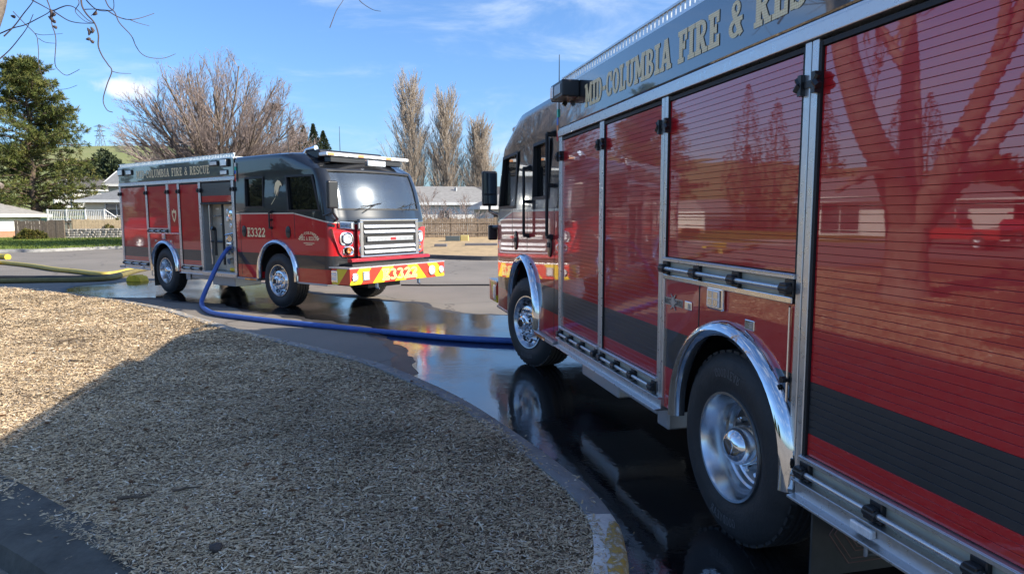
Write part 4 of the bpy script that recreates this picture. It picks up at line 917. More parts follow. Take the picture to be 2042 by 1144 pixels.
        def lamp(yc, zc, ry, rz_, d, nm, mt_, par):
            g_ = MB(); vs = []; k_ = 20
            for (f_, dd) in ((1.0,d),(1.0,d+.02),(.82,d+.024),(.6,d+.012),(0.001,d+.006)):
                for k in range(k_):
                    a = 2*PI*k/k_; e = .75; cy_ = abs(math.cos(a))**e*math.copysign(1,math.cos(a)); sy_ = abs(math.sin(a))**e*math.copysign(1,math.sin(a)); y = yc+ry*f_*cy_; vs.append((nose(y, dd), s2*y, zc+rz_*f_*sy_))
            g_.add(vs, [(i*k_+k,i*k_+(k+1)%k_,(i+1)*k_+(k+1)%k_,(i+1)*k_+k) for i in range(4) for k in range(k_)]); return g_.build(nm, mt_, par, smooth=40)
        hz = lamp(.955,1.375,.125,.125,.03,'headlamp',M['chrome'],hb); lamp(.955,1.375,.075,.08,.058,'lens',M['lens'],hb)
        lamp(.925,1.155,.10,.085,.03,'turn_signal',M['chrome'],hb); lamp(.925,1.155,.036,.042,.052,'lens',M['amber'],hb)
        q = MB(); vs = []
        for (d_) in (.005,.05):
            for (a,z) in ((.80,1.545),(1.08,1.575),(1.08,1.69),(.80,1.68)): vs.append((nose(a,d_), s2*a, z))
        q.add(vs, [(4,5,6,7),(0,1,5,4),(1,2,6,5),(2,3,7,6),(3,0,4,7)]); wl_ = q.build('warning_light', M['chrome'], root, bevel=.008)
        q = MB(); q.add([(nose(a,.052), s2*a, z) for (a,z) in ((.83,1.565),(1.04,1.585),(1.04,1.675),(.83,1.665))], [(0,1,2,3)]); q.build('lens', M['lens'], wl_)
    # roof: light bar, beacon, antennas, hatch
    q = MB(); q.box(5.50,5.74,-1.02,1.08,2.905,2.975); lb = q.build('light_bar', M['lens'], root, bevel=.02)
    q = MB(); q.box(5.52,5.70,-.9,.9,2.80,2.905); q.build('light_bar_base', M['plastic'], lb, bevel=.01)
    for k in range(9): q = MB(); yy = -.92+k*.24; q.box(5.741,5.746,yy-.07,yy+.07,2.918,2.963); q.build('light_cell', M['white'] if k % 3 else M['amber'], lb)
    q = MB(); q.box(5.84,5.93,-.20,.26,2.75,2.86); fw_ = q.build('brow_light', M['alu'], root, bevel=.01); q = MB()
    for k in range(3): q.box(5.9305,5.936,-.18+.145*k,-.045+.145*k,2.765,2.845)
    q.build('lens', M['lens'], fw_)
    q = MB(); q.prism([(4.75,3.0),(5.25,3.06),(5.42,3.045),(5.46,3.0),(5.40,2.86),(4.75,2.95)], 'y', -.95, .62); q.build('air_conditioner', M['plastic'], root, bevel=.03)
    q = MB(); q.tube([(4.35,Y(.85),3.0),(4.35,Y(.85),3.03),(4.35,Y(.85),3.62)], [.02,.008,.004], 6); q.build('antenna', M['plastic'], root)
    q = MB(); q.tube([(5.0,Y(.1),3.0),(5.0,Y(.1),3.03),(5.0,Y(.1),3.58)], [.02,.008,.004], 6); q.build('antenna', M['plastic'], root)
    q = MB(); q.tube([(5.0,Y(.95),2.97),(5.06,Y(.95),3.06)], [.05,.02], 10); q.tube([(5.03,Y(.95),3.05),(5.35,Y(.95),3.07)], [.022,.05], 12); q.build('air_horn', M['chrome'], root, smooth=40)
    # wiper arms
    for y0, y1 in ((-.55,.05),(.55,.75)):
        q = MB(); q.tube([(6.26,y0,1.90),(6.20,(y0+y1)/2,2.02),(6.14,y1,2.05)], .010, 6); q.tube([(6.235,y0-.12,1.97),(6.13,y1+.2,2.06)], .008, 5); q.build('wiper', M['plastic'], root)
    if not near:
        letters(cab, 'E3322', (3.44,Y(HW),1.385), U, V_, Nn, .18, .62, [M['gold_dk'], M['gold']], .06, .02)
        q = MB(); cx_ = 5.44
        def arc_fn(u, v, o):
            a = math.radians(152) - u/.27*1.0*.97; r = .30+v*.9; return Vector((cx_ + (-sd)*0 + r*math.cos(a)*1.0, Y(HW+.0015+o), 1.235+r*math.sin(a)*.75))
        lettering(q, 'MID-COLUMBIA', (0,0,0), U, V_, Nn, .075, .60, fn=arc_fn)
        lettering(q, 'FIRE & RESCUE', (cx_-.28,Y(HW),1.345), U, V_, Nn, .07, .56, off=.0015)
        q.box(cx_-.16,cx_+.16,Y(HW+.001),Y(HW+.0022),1.285,1.298); q.box(cx_-.10,cx_+.10,Y(HW+.001),Y(HW+.0022),1.258,1.268)
        q.build('door_seal', M['gold'], cab, recalc=False)
        q = MB(); head = [(-.01,-.17),(.02,-.05),(-.06,-.16),(-.05,-.02),(-.10,-.12),(-.09,.02),(-.05,.11),(.02,.16),(.09,.14),(.14,.09),(.15,.03),(.12,.055),(.08,.045),(.05,-.01),(.03,-.08)]
        flat_emblem(q, head, (4.50,Y(1.2385),2.33), U, V_, Nn, .004); flat_emblem(q, [(-.18,-.30),(-.15,-.29),(.02,-.13),(0,-.13)], (4.42,Y(1.2385),2.28), U, V_, Nn, .008); q.build('eagle_emblem', M['gold'], cab)
    # ---- wheels
    wheel(root, 'wheel', -.03, Y(1.215), .53, sd, 'rear', text=near)
    wheel(root, 'wheel', -.03, Y(.60)*-1, .53, -sd, 'rear', text=False)
    wheel(root, 'wheel', 4.42, Y(1.215 if not near else 1.20), .535, sd, 'front', steer=(math.radians(17) if near else 0), text=near)
    wheel(root, 'wheel', 4.42, Y(-1.215), .535, -sd, 'front', steer=(math.radians(17) if near else 0), text=False)
    q = MB(); q.tube([(-.03,-1.0,.53),(-.03,1.0,.53)], .09, 10); q.tube([(4.42,-1.0,.50),(4.42,1.0,.50)], .07, 8); q.build('axle', M['dark'], root)
    # mud flap
    for s2 in (1,-1):
        q = MB(); q.box(-.70,-.688,s2*.60,s2*1.19,.13,.56); fl = q.build('mudflap', M['flap'], root)
        q = MB()
        for (k, r) in ((0,1),(1,.86),(2,.62),(3,.5)):
            hx = [(-.20,0),(-.09,.15),(.09,.15),(.20,0),(.09,-.15),(-.09,-.15)]
            for i in range(6):
                a, b_ = hx[i], hx[(i+1)%6]; a = Vector((-.7015, s2*.90+a[0]*r, .33+a[1]*r)); b_ = Vector((-.7015, s2*.90+b_[0]*r, .33+b_[1]*r)); q.tube([a,b_], .003, 4)
        q.build('mudflap_mark', M['flap_line'], fl)
    q = MB(); q.tube([(-.95,Y(1.05),.36),(-.95,Y(1.12),.36),(-.95,Y(1.12),.47),(-.95,Y(1.05),.47),(-.95,Y(1.05),.36)], .010, 6); q.box(-1.05,-.8,Y(.75),Y(1.0),.34,.51); q.build('receiver_tube', M['alu_dull'], root)
    q = MB(); sp = [(-.78-.012*k*.25, Y(.98+.035*math.cos(k*.9)), .45+.035*math.sin(k*.9)) for k in range(60)]; q.tube(sp, .007, 5); q.build('coil', M['dark'], root)
    q = MB(); q.box(-1.16,-1.04,Y(1.262),Y(1.292),.545,.585); q.build('marker_light', M['lens'], root, bevel=.008)
    q = MB(); q.box(B0-.25,B0,-1.24,1.24,.50,.56); q.build('tailboard', M['alu_dull'], root)
    return root
A0 = Vector((1.1521,3.6146)); ATH = .23019; B0_ = Vector((-8.1542,15.8318)); BTH = -2.20909
def truck_origin(P, th, sd):
    left = Vector((-math.cos(th), -math.sin(th))); q = P - left*HW*sd; return (q.x, q.y, 0)
near_truck = fire_truck(1, truck_origin(A0, ATH, 1), ATH + PI/2, 'red and black fire truck close at right, seen along its side of red roller doors', True)
far_truck = fire_truck(-1, truck_origin(B0_, BTH, -1), BTH + PI/2, 'red and black fire truck facing the camera with striped bumper and open pump bay', False)

# ================================================================== HOSES AND SMALL THINGS BY THE TRUCKS
M['hose_blue'] = mat('blue_hose_jacket', (.05, .12, .40), .5, var=.2, vscale=10, bump=.1, bscale=120)
def woven(m, sc=260):
    nt = m.node_tree; N = nt.nodes; L = nt.links; tc = N.new('ShaderNodeTexCoord'); w = N.new('ShaderNodeTexWave'); w.inputs['Scale'].default_value = sc/6.28; w.inputs['Distortion'].default_value = 1.5; w.bands_direction = 'DIAGONAL'; L.new(tc.outputs['Object'], w.inputs['Vector'])
    b = N.new('ShaderNodeBump'); b.inputs['Strength'].default_value = .35; b.inputs['Distance'].default_value = .003; L.new(w.outputs['Fac'], b.inputs['Height']); L.new(b.outputs[0], N['Principled BSDF'].inputs['Normal'])
woven(M['hose_blue'])
M['hose_yellow'] = mat('yellow_hose_jacket', (.45, .36, .08), .6, var=.2, vscale=8)
M['hose_bright'] = mat('bright_yellow_hose', (.62, .45, .03), .5, var=.12, vscale=8)
M['hose_olive'] = mat('olive_hose_jacket', (.17, .14, .05), .65, var=.25, vscale=8)
M['hose_black'] = mat('black_hose_jacket', (.02,.02,.022), .5)
def hose(name, pts, r, m_, lab, flat=1.0, grp=None, n=10):
    P = [Vector(p) for p in catmull(pts, 8)]; mb = MB(); mb.tube(P, [r*(1+.10*noise.noise(q*1.7)) for q in P] if flat == 1.0 else r, n)
    if flat != 1.0: mb.v = [(v[0], v[1], r*flat + (v[2]-r)*flat if abs(v[2]-r) <= r*1.01 else v[2]) for v in mb.v]
    o = mb.build(name, m_, smooth=60); tag(o, lab, 'hose', grp); return o
def truckB(x, out, z):
    h = Vector((-math.sin(BTH), math.cos(BTH))); l = Vector((-h.y, h.x)); q = B0_ + h*x - l*out; return Vector((q.x, q.y, z))
r = .044
sh = hose('supply_hose', [truckB(2.72,-.05,1.13), D(452,499,14.05), D(436,524,13.9), D(418,562,13.7), D(405,592,13.58)] + [Vector((p.x,p.y,r+.005)) for p in (G(403,612),G(412,623),G(434,631),G(500,640),G(600,651),G(700,661),G(800,671),G(900,680),G(1015,686))] + [Vector((1.4,9.0,r+.005)), Vector((3.2,8.8,r+.005)), Vector((5.5,9.3,r+.005))], r, M['hose_blue'], 'thick blue hose running from the open pump bay across the wet road')
mb = MB(); a_, b_ = truckB(2.74,-.09,1.15), truckB(2.68,.02,1.10); mb.tube([a_, a_.lerp(b_,.45), a_.lerp(b_,.46), b_], [.075,.075,.064,.064], 14); mb.build('coupling', M['alu_dull'], sh, smooth=40)
def gp(l, z): return [Vector((G(*p).x, G(*p).y, z)) for p in l]
hose('yellow_hose', [Vector((-26.5,29.6,.07))] + gp([(-30,528),(0,527),(60,533),(110,541),(150,545),(190,550),(215,551),(240,547),(262,541),(290,536)], .07), .075, M['hose_yellow'], 'yellow hose sagging in a long curve to the rear of the far truck')
hose('olive_hose', gp([(-40,566),(0,565),(60,564),(120,563),(175,562),(220,559),(250,551),(275,543),(300,538)], .07), .075, M['hose_olive'], 'dull olive hose lying nearest the chips behind the far truck')
hose('black_hose', gp([(-40,557),(0,556),(70,556),(140,556),(190,555),(225,552),(255,545),(280,540)], .05), .05, M['hose_black'], 'thin dark hose lying between the yellow and the olive hoses')
hose('flat_yellow_hose', gp([(-60,515),(-20,515),(5,516),(16,517)], .10), .12, M['hose_bright'], 'short bright yellow hose end at the left edge of the road', n=12)
hose('thin_hose', gp([(800,569.5),(860,570),(930,569.5),(1000,569.5),(1060,570)], .02), .022, M['hose_black'], 'thin black hose lying across the dry road between the two trucks', n=6)
mb = MB(); c = G(274,561); a = math.radians(20); ux, uy = Vector((math.cos(a),-math.sin(a),0)), Vector((math.sin(a),math.cos(a),0))
prof = [(-.45,0),(-.38,.14),(-.22,.22),(-.16,.20),(-.10,.08),(-.04,.20),(.10,.23),(.16,.20),(.22,.09),(.28,.20),(.38,.16),(.46,0)]
mb.prism([(p[0]*.6, p[1]*.8) for p in prof], 'y', -.14, .14); mb.v = [tuple(c + ux*v[0] + uy*v[1] + Vector((0,0,v[2]+.006))) for v in mb.v]
tag(mb.build('hose_ramp', M['yellow'], bevel=.012), 'lumpy yellow rubber block on the wet road behind the rear wheel of the far truck', 'hose ramp')

# ================================================================== BACKGROUND GROUND
def grass_mat(name, c0, c1, sc):
    m = mat(name, c0, .9); nt = m.node_tree; N = nt.nodes; L = nt.links; p = N['Principled BSDF']; tc = N.new('ShaderNodeTexCoord')
    n = N.new('ShaderNodeTexNoise'); n.inputs['Scale'].default_value = sc; n.inputs['Detail'].default_value = 8; n.inputs['Roughness'].default_value = .7; L.new(tc.outputs['Object'], n.inputs['Vector'])
    r = N.new('ShaderNodeValToRGB'); L.new(n.outputs[0], r.inputs[0]); r.color_ramp.elements[0].position = .35; r.color_ramp.elements[0].color = (*c0,1); r.color_ramp.elements[1].position = .65; r.color_ramp.elements[1].color = (*c1,1); L.new(r.outputs[0], p.inputs['Base Color'])
    b = N.new('ShaderNodeBump'); b.inputs['Strength'].default_value = .6; b.inputs['Distance'].default_value = .05; n2 = N.new('ShaderNodeTexNoise'); n2.inputs['Scale'].default_value = 30; L.new(tc.outputs['Object'], n2.inputs['Vector']); L.new(n2.outputs[0], b.inputs['Height']); L.new(b.outputs[0], p.inputs['Normal']); return m
M['grass'] = grass_mat('lawn_grass', (.085,.13,.018), (.16,.20,.035), .5)
M['hill'] = grass_mat('hill_grass', (.16,.20,.05), (.26,.25,.10), .01)
M['far_ground'] = grass_mat('dry_ground', (.12,.12,.06), (.2,.18,.11), .15)
M['bed_far'] = mat('far_mulch', (.42,.30,.16), .9, var=.35, vscale=2.5, bump=.5, bscale=20)
def blade_field(name, quad_poly, n, hmin, hmax, mat_, lab, z):
    xs = [p[0] for p in quad_poly]; ys = [p[1] for p in quad_poly]; X = RNG.uniform(min(xs),max(xs),n*2); Y = RNG.uniform(min(ys),max(ys),n*2); k = inside(quad_poly, X, Y); X, Y = X[k][:n], Y[k][:n]; n = len(X)
    a = RNG.uniform(0,2*PI,n); w = .03; h = RNG.uniform(hmin,hmax,n); l = RNG.normal(0,.05,(n,2))
    V = np.stack([np.stack([X-w*np.cos(a),Y-w*np.sin(a),np.full(n,z)],1), np.stack([X+w*np.cos(a),Y+w*np.sin(a),np.full(n,z)],1), np.stack([X+l[:,0],Y+l[:,1],z+h],1)],1).reshape(-1,3)
    tag(np_obj(name, V, np.arange(3*n).reshape(-1,3), mat_), lab, 'grass', kind='stuff')
KL = [G(*p) for p in ((-700,520),(-300,512),(0,503.5),(60,503),(120,501),(180,498),(245,495.5),(300,493),(420,488),(620,486))]
KLp = [Vector((p[0],p[1])) for p in catmull([(p.x,p.y) for p in KL], 5)]
def kerb_far(P, h, w, m_):
    mb = MB(); vs = []
    for i, p in enumerate(P):
        t = (P[min(i+1,len(P)-1)] - P[max(i-1,0)]).normalized(); n = Vector((-t.y, t.x))
        for a, z in ((0,-.02),(.02,h),(w,h+.005),(w+.01,-.02)): vs.append((p.x+n.x*a, p.y+n.y*a, z))
    mb.add(vs, [(i*4+j,i*4+j+1,(i+1)*4+j+1,(i+1)*4+j) for i in range(len(P)-1) for j in range(3)] + [(0,1,2,3)]); return tag(mb.build('kerb', m_, smooth=40), kind='structure')
kerb_far(KLp, .15, .22, M['concrete'])
lp = [(p.x-.1, p.y+.2) for p in KLp] + [(-8,64),(-60,90),(-140,90),(-140,20)]
mb = MB(); mb.add([(p[0],p[1],.13) for p in lp], [tuple(range(len(lp)))]); tag(mb.build('lawn', M['grass'], recalc=False), kind='structure')
blade_field('lawn_grass', [(-46,29.5),(-27,34.6),(-24.5,34.9),(-21.5,38.5),(-24,52),(-30,55),(-46,52)], 26000, .04, .10, M['grass'], 'short green lawn along the far kerb at left', .13)
KR = [Vector(p) for p in ((-6.5,30.5),(-5,29.3),(-3.28,28.25),(-1.64,27.35),(-.42,27.16),(4,27.3),(14,27.6),(60,30))]; KRp = [Vector((p[0],p[1])) for p in catmull([(p.x,p.y) for p in KR], 5)]
kerb_far(KRp, .16, .2, mat('dark_kerb',(.10,.095,.09),.9,var=.3,vscale=3))
bp = [(p.x, p.y+.15) for p in KRp]; nb = len(bp)
mb = MB(); mb.add([(x,y,.14) for x,y in bp] + [(x-.5 if x < 0 else x, 45, .55) for x,y in bp], [(i,i+1,nb+i+1,nb+i) for i in range(nb-1)]); tag(mb.build('mulch_bank', M['bed_far']), kind='structure')
mb = MB(); mb.add([(-400,60,.1),(300,45,.1),(300,160,.5),(-400,160,.5)], [(0,1,2,3)]); mb.add([(-8,45,.5),(300,45,.5),(300,45.02,-.2),(-8,45.02,-.2)],[(0,1,2,3)]); tag(mb.build('far_ground', M['far_ground']), kind='structure')
def hill():
    nx, ny = 90, 40; vs = []
    for j in range(ny):
        y = 140+ (j/(ny-1))**1.2*900
        for i in range(nx):
            x = -1400+1900*i/(nx-1); f = 1/(1+math.exp((x*600/max(y,150)+130)/45)); t = min(1,max(0,(y-140)/470)); prof = t*t*(3-2*t)
            z = .3 + prof*(57.5*f + 3) + 3*noise.noise(Vector((x*.006,y*.006,0)))*t; vs.append((x,y,z))
    mb = MB(); mb.add(vs, [(j*nx+i,j*nx+i+1,(j+1)*nx+i+1,(j+1)*nx+i) for j in range(ny-1) for i in range(nx-1)]); tag(mb.build('hill', M['hill'], smooth=180, recalc=False), kind='structure')
hill()

# ================================================================== TREES
def seg_mesh(name, segs, sides, mat_, parent):
    if not segs: return None
    A = np.array([s[0] for s in segs]); B = np.array([s[1] for s in segs]); r0 = np.array([s[2] for s in segs]); r1 = np.array([s[3] for s in segs])
    t = B-A; t /= np.linalg.norm(t,axis=1)[:,None]+1e-9; ref = np.where(np.abs(t[:,2:3])<.9, np.array([[0,0,1.]]), np.array([[1.,0,0]])); u = np.cross(t,ref); u /= np.linalg.norm(u,axis=1)[:,None]; w = np.cross(t,u)
    k = np.arange(sides)*2*PI/sides; cs, sn = np.cos(k), np.sin(k); ring = u[:,None,:]*cs[None,:,None]+w[:,None,:]*sn[None,:,None]
    V = np.concatenate([A[:,None,:]+ring*r0[:,None,None], B[:,None,:]+ring*r1[:,None,None]],1).reshape(-1,3); n = len(segs)
    q = np.array([(i,(i+1)%sides,sides+(i+1)%sides,sides+i) for i in range(sides)]); F_ = (q[None]+(np.arange(n)*2*sides)[:,None,None]).reshape(-1,4)
    o = np_obj(name, V, F_, mat_, parent); o.data.polygons.foreach_set('use_smooth',[True]*len(o.data.polygons)); return o
def grow(segs, p, d, L_, r, lvl, rnd, up=.12, jit=.18, taper=.55, nseg=4, kids=(5,5,4), ang=(.35,.8), ratio=.55, first=.3):
    p = Vector(p); d = Vector(d).normalized(); pts = [p.copy()]; dirs = [d.copy()]
    for i in range(nseg):
        d = (d + Vector((rnd.gauss(0,jit),rnd.gauss(0,jit),rnd.gauss(0,jit)+up))).normalized(); q = p + d*(L_/nseg)
        ra, rb = r*(1-(1-taper)*i/nseg), r*(1-(1-taper)*(i+1)/nseg); segs.append((tuple(p),tuple(q),ra,rb)); p = q; pts.append(p.copy()); dirs.append(d.copy())
    if lvl >= len(kids): return
    k = kids[lvl]
    for i in range(k):
        t = first+(1-first)*(i+rnd.random())/k; f = t*nseg; j = min(int(f),nseg-1); b = pts[j].lerp(pts[j+1], f-j); dd = dirs[j+1]
        ax = dd.cross(Vector((rnd.gauss(0,1),rnd.gauss(0,1),rnd.gauss(0,1)))).normalized(); a = rnd.uniform(*ang)
        nd = (dd*math.cos(a)+ax*math.sin(a)).normalized()
        grow(segs, b, nd, L_*ratio*rnd.uniform(.75,1.2)*(1.05-.2*t), r*(1-(1-taper)*t)*.55, lvl+1, rnd, up, jit, taper, max(2,nseg-1), kids, ang, ratio, .15)
M['bark'] = mat('grey_bark', (.17,.135,.105), .9, var=.3, vscale=3)
M['bark_twig'] = mat('reddish_twig_bark', (.27,.215,.195), .85, var=.2, vscale=2)
M['bark_pale'] = mat('pale_twig_bark', (.42,.35,.28), .85, var=.2, vscale=2)
def bare_tree(name, x, y, z0, R, H, seed, lab, n1=10, kids=(9,8,5), pale=False, trunk=1.6, rt=.22, grp=None):
    rnd = random.Random(seed); t = empty(name, (x,y,z0)); tag(t, lab, 'tree', grp)
    tr = [((0,0,-.1),(0.05,0,trunk*.5),rt*1.25,rt),((.05,0,trunk*.5),(0,.05,trunk),rt,rt*.9)]; seg_mesh('trunk', tr, 8, M['bark'], t)
    big, tw = [], []
    for i in range(n1):
        a = 2.399963*i + rnd.uniform(-.3,.3); th = math.acos(1-.88*((i+.5)/n1))+rnd.uniform(-.08,.08) if i else .05
        L_ = 1/math.sqrt((math.sin(th)/R)**2+(math.cos(th)/(H-trunk))**2)*rnd.uniform(.84,1.0)
        d = Vector((math.sin(th)*math.cos(a),math.sin(th)*math.sin(a),math.cos(th))); sg = []
        grow(sg, (0,0,trunk-.15+rnd.uniform(-.5,.1)), d, L_, rt*.34, 0, rnd, .05, .07, .30, 5, kids, (.22,.60), .36, .18)
        for s in sg:
            b_ = s[1]; e_ = math.sqrt((b_[0]**2+b_[1]**2)/(R*R) + max(0,b_[2]-trunk+.6)**2/(H-trunk+.6)**2)
            if e_ < .93 + .14*noise.noise(Vector(b_)*.9) + rnd.uniform(-.05,.05): (big if s[2] > .03 else tw).append(s)
    seg_mesh('crown', big, 5, M['bark_pale' if pale else 'bark'], t); seg_mesh('twigs', [(a,b,max(c,.009),max(d,.0065)) for a,b,c,d in tw], 3, M['bark_pale' if pale else 'bark_twig'], t); return t
mainb = bare_tree('bare_tree', -17.6, 41, .1, 6.4, 11.9, 3, 'wide bare spreading tree rising behind the far truck', 46, (13,11,4), trunk=3.6, rt=.34)
sideb = bare_tree('bare_tree', -15.6, 44, .1, 4.0, 10.7, 8, 'smaller bare tree with a nest in its branches, right of the wide one', 30, (12,10,4), trunk=3.0, rt=.2)
bare_tree('bare_tree', -25.0, 49, .1, 3.2, 7.2, 12, 'low bare tree on the left side of the wide bare tree', 18, (9,8,4), trunk=1.2, rt=.16)
bare_tree('bare_tree', -11.2, 66, .2, 3.6, 8.0, 21, 'pale limbed bare tree below the poplars by the grey roof', 8, (6,5,4), True, 2.2, .16)
bare_tree('bare_shrub', -5.6, 46, .4, 2.6, 3.7, 31, 'tangled bare shrub behind the wooden fence at right', 16, (8,6,3), False, .3, .06)
bare_tree('bare_shrub', -3.2, 46.5, .4, 2.4, 3.2, 32, 'bare shrub in front of the white windows behind the fence', 16, (8,6,3), False, .3, .06)
bare_tree('bare_shrub', -31.6, 58.5, .1, 1.8, 1.8, 33, 'leafless brown shrub on the slope beside the stone wall', 9, (6,5), False, .2, .05)
bare_tree('bare_tree', -37.2, 62, .1, 1.6, 4.2, 35, 'thin bare tree behind the dark fence under the pine', 6, (5,4,3), False, 1.2, .08)
def nest():
    c = D(548,212,44); sg = []; rnd = random.Random(4)
    for k in range(160):
        a = rnd.uniform(0,2*PI); q_ = rnd.uniform(.05,.26); p = Vector((math.cos(a)*q_,math.sin(a)*q_,rnd.uniform(-.20,.10)*(1-q_))); d = Vector((-math.sin(a)+rnd.gauss(0,.4),math.cos(a)+rnd.gauss(0,.4),rnd.gauss(0,.3)))*.22; sg.append((tuple(p-d),tuple(p+d),.018,.012))
    sg = [(tuple(Vector(a)*1.15),tuple(Vector(b)*1.15),e,f) for a,b,e,f in sg]
    o = seg_mesh('bird_nest', sg, 3, mat('nest_twigs',(.07,.055,.04),.9), None); o.location = c; tag(o, 'dark twig nest lodged in the smaller bare tree', 'nest')
nest()
def poplar(x, y, z0, H, R, seed, lab):
    rnd = random.Random(seed); t = empty('poplar', (x,y,z0)); tag(t, lab, 'tree', 'bare poplars in a row behind the houses')
    tr, br = [], []; p = Vector((0,0,0))
    for i in range(12):
        q = Vector((rnd.gauss(0,.06),rnd.gauss(0,.06),H*.93*(i+1)/12)); tr.append((tuple(p),tuple(q),.34*(1-i/12)+.03,.34*(1-(i+1)/12)+.03)); p = q
    for i in range(130):
        f = (i+rnd.random())/130; z = H*(.04+.80*f); a = rnd.uniform(0,2*PI); th = math.radians(rnd.uniform(18,34)); d = Vector((math.sin(th)*math.cos(a),math.sin(th)*math.sin(a),math.cos(th)))
        L_ = H*(.30-.14*f)*rnd.uniform(.8,1.15)*R; grow(br, (0,0,z), d, L_, .075-.04*f, 0, rnd, .10, .05, .3, 4, (8,5), (.18,.42), .46, .12)
    seg_mesh('trunk', tr, 6, M['bark_pale'], t); seg_mesh('crown', [(a,b,max(c,.015),max(d,.012)) for a,b,c,d in br], 3, M['bark_pale'], t)
poplar(-11.0, 75, .3, 16.6, 1.0, 5, 'tallest bare columnar poplar, leftmost of the row of three')
poplar(-7.2, 75.5, .3, 15.0, 1.0, 6, 'middle bare columnar poplar between the tall one and the short one')
poplar(-3.6, 76, .3, 11.8, 1.15, 7, 'shortest bare columnar poplar, nearest the mirror of the close truck')
# leafy things
def leaf_mat(name, c0, c1, c2):
    m = mat(name, c0, .7); nt = m.node_tree; N = nt.nodes; L = nt.links; p = N['Principled BSDF']; at = N.new('ShaderNodeAttribute'); at.attribute_name = 'tone'; r = N.new('ShaderNodeValToRGB'); L.new(at.outputs['Fac'], r.inputs[0])
    r.color_ramp.elements[0].color = (*c0,1); r.color_ramp.elements[1].color = (*c2,1); e = r.color_ramp.elements.new(.5); e.color = (*c1,1); L.new(r.outputs[0], p.inputs['Base Color']); p.inputs['Specular IOR Level'].default_value = .3; return m
M['pine'] = leaf_mat('pine_needles', (.035,.055,.014), (.085,.105,.022), (.16,.15,.04))
M['conifer'] = leaf_mat('dark_conifer', (.018,.030,.012), (.035,.05,.022), (.06,.075,.03))
M['bush'] = leaf_mat('bush_leaves', (.04,.05,.012), (.09,.09,.02), (.16,.13,.03))
M['bark_pine'] = mat('pine_bark', (.12,.085,.06), .9, var=.3, vscale=4)
def tufts(name, C, dirs, size, n_leaf, mat_, parent, thin=.12, droop=0.0):
    n = len(C); m = n_leaf; base = np.repeat(C,m,0); d = np.repeat(dirs,m,0)*.75 + RNG.normal(0,.62,(n*m,3)); d[:,2] -= droop; d /= np.linalg.norm(d,axis=1)[:,None]
    s = np.repeat(size,m)*RNG.uniform(.6,1.25,n*m); w = np.cross(d, RNG.normal(0,1,(n*m,3))); w /= np.linalg.norm(w,axis=1)[:,None]; w *= (s*thin)[:,None]
    b0 = base + RNG.normal(0,.12,(n*m,3))*np.repeat(size,m)[:,None]; tip = b0 + d*s[:,None]; mid = b0 + d*(s*.5)[:,None]
    V = np.stack([b0, mid+w, tip, mid-w],1).reshape(-1,3); tone = np.repeat(np.clip(np.repeat(RNG.normal(.5,.24,n),m)+RNG.normal(0,.12,n*m),0,1),4)
    return np_obj(name, V, np.arange(4*n*m).reshape(-1,4), mat_, parent, tone)
def pine(x, y, z0, H, R, seed, lab):
    rnd = random.Random(seed); t = empty('pine_tree', (x,y,z0)); tag(t, lab, 'tree'); tr, br, C, Dr, Sz = [], [], [], [], []
    p = Vector((0,0,0))
    for i in range(10): q = Vector((rnd.gauss(0,.12),rnd.gauss(0,.12),H*.95*(i+1)/10)); tr.append((tuple(p),tuple(q),.32*(1-i/10.5)+.02,.32*(1-(i+1)/10.5)+.02)); p = q
    for i in range(175):
        f = ((i+rnd.random())/175); z = H*(.13+.84*f); a = rnd.uniform(0,2*PI); prof = (1-f)**.62*(.75+.25*min(1,f/.18)); L_ = R*prof*rnd.uniform(.6,1.12)+.35
        p = Vector((0,0,z)); d = Vector((math.cos(a),math.sin(a),.25+.3*f)).normalized(); ns = 7
        for k in range(ns):
            d = (d + Vector((rnd.gauss(0,.10),rnd.gauss(0,.10),-.06+rnd.gauss(0,.07)+(.10 if k > 4 else 0)))).normalized(); q = p + d*L_/ns; br.append((tuple(p),tuple(q),.055*(1-k/ns)+.012,.055*(1-(k+1)/ns)+.012))
            if k >= 1:
                for e in range(3 if k < 3 else 5):
                    side = Vector((rnd.gauss(0,1),rnd.gauss(0,1),rnd.gauss(0,.45))).normalized(); ln = rnd.uniform(.15,.75)*(1-.3*k/ns); c = p.lerp(q,rnd.random())+side*ln; br.append((tuple(p),tuple(c),.012,.006)); C.append(tuple(c)); Dr.append(tuple((side+d*.6+Vector((0,0,.35))).normalized())); Sz.append(rnd.uniform(.26,.44))
            p = q
        C.append(tuple(p)); Dr.append(tuple(d)); Sz.append(.42)
    seg_mesh('trunk', tr, 8, M['bark_pine'], t); seg_mesh('branches', br, 4, M['bark_pine'], t)
    tufts('crown', np.array(C), np.array(Dr), np.array(Sz), 18, M['pine'], t, .075); return t
pine(-43.6, 62, .1, 15.9, 6.6, 11, 'big shaggy green pine standing behind the fence at left')
def conifer(x, y, z0, H, R, seed, lab, grp=None, m_='conifer', n=1400):
    rnd = np.random.default_rng(seed); t = empty('conifer', (x,y,z0)); tag(t, lab, 'tree', grp)
    f = rnd.random(n)**1.1; a = rnd.uniform(0,2*PI,n); rr = R*(1-f)**.85*np.sqrt(rnd.uniform(.25,1,n))*(.85+.25*np.sin(a*3+f*9)); C = np.stack([rr*np.cos(a),rr*np.sin(a),H*(.05+.92*f)],1); d = np.stack([np.cos(a),np.sin(a),.9+0*a],1); d /= np.linalg.norm(d,axis=1)[:,None]
    seg_mesh('trunk', [((0,0,0),(0,0,H*.9),.16,.03)], 6, M['bark_pine'], t); tufts('crown', C, d, (.05*H**.5+.13)*(1.05-.6*f), 9, M[m_], t, .16)
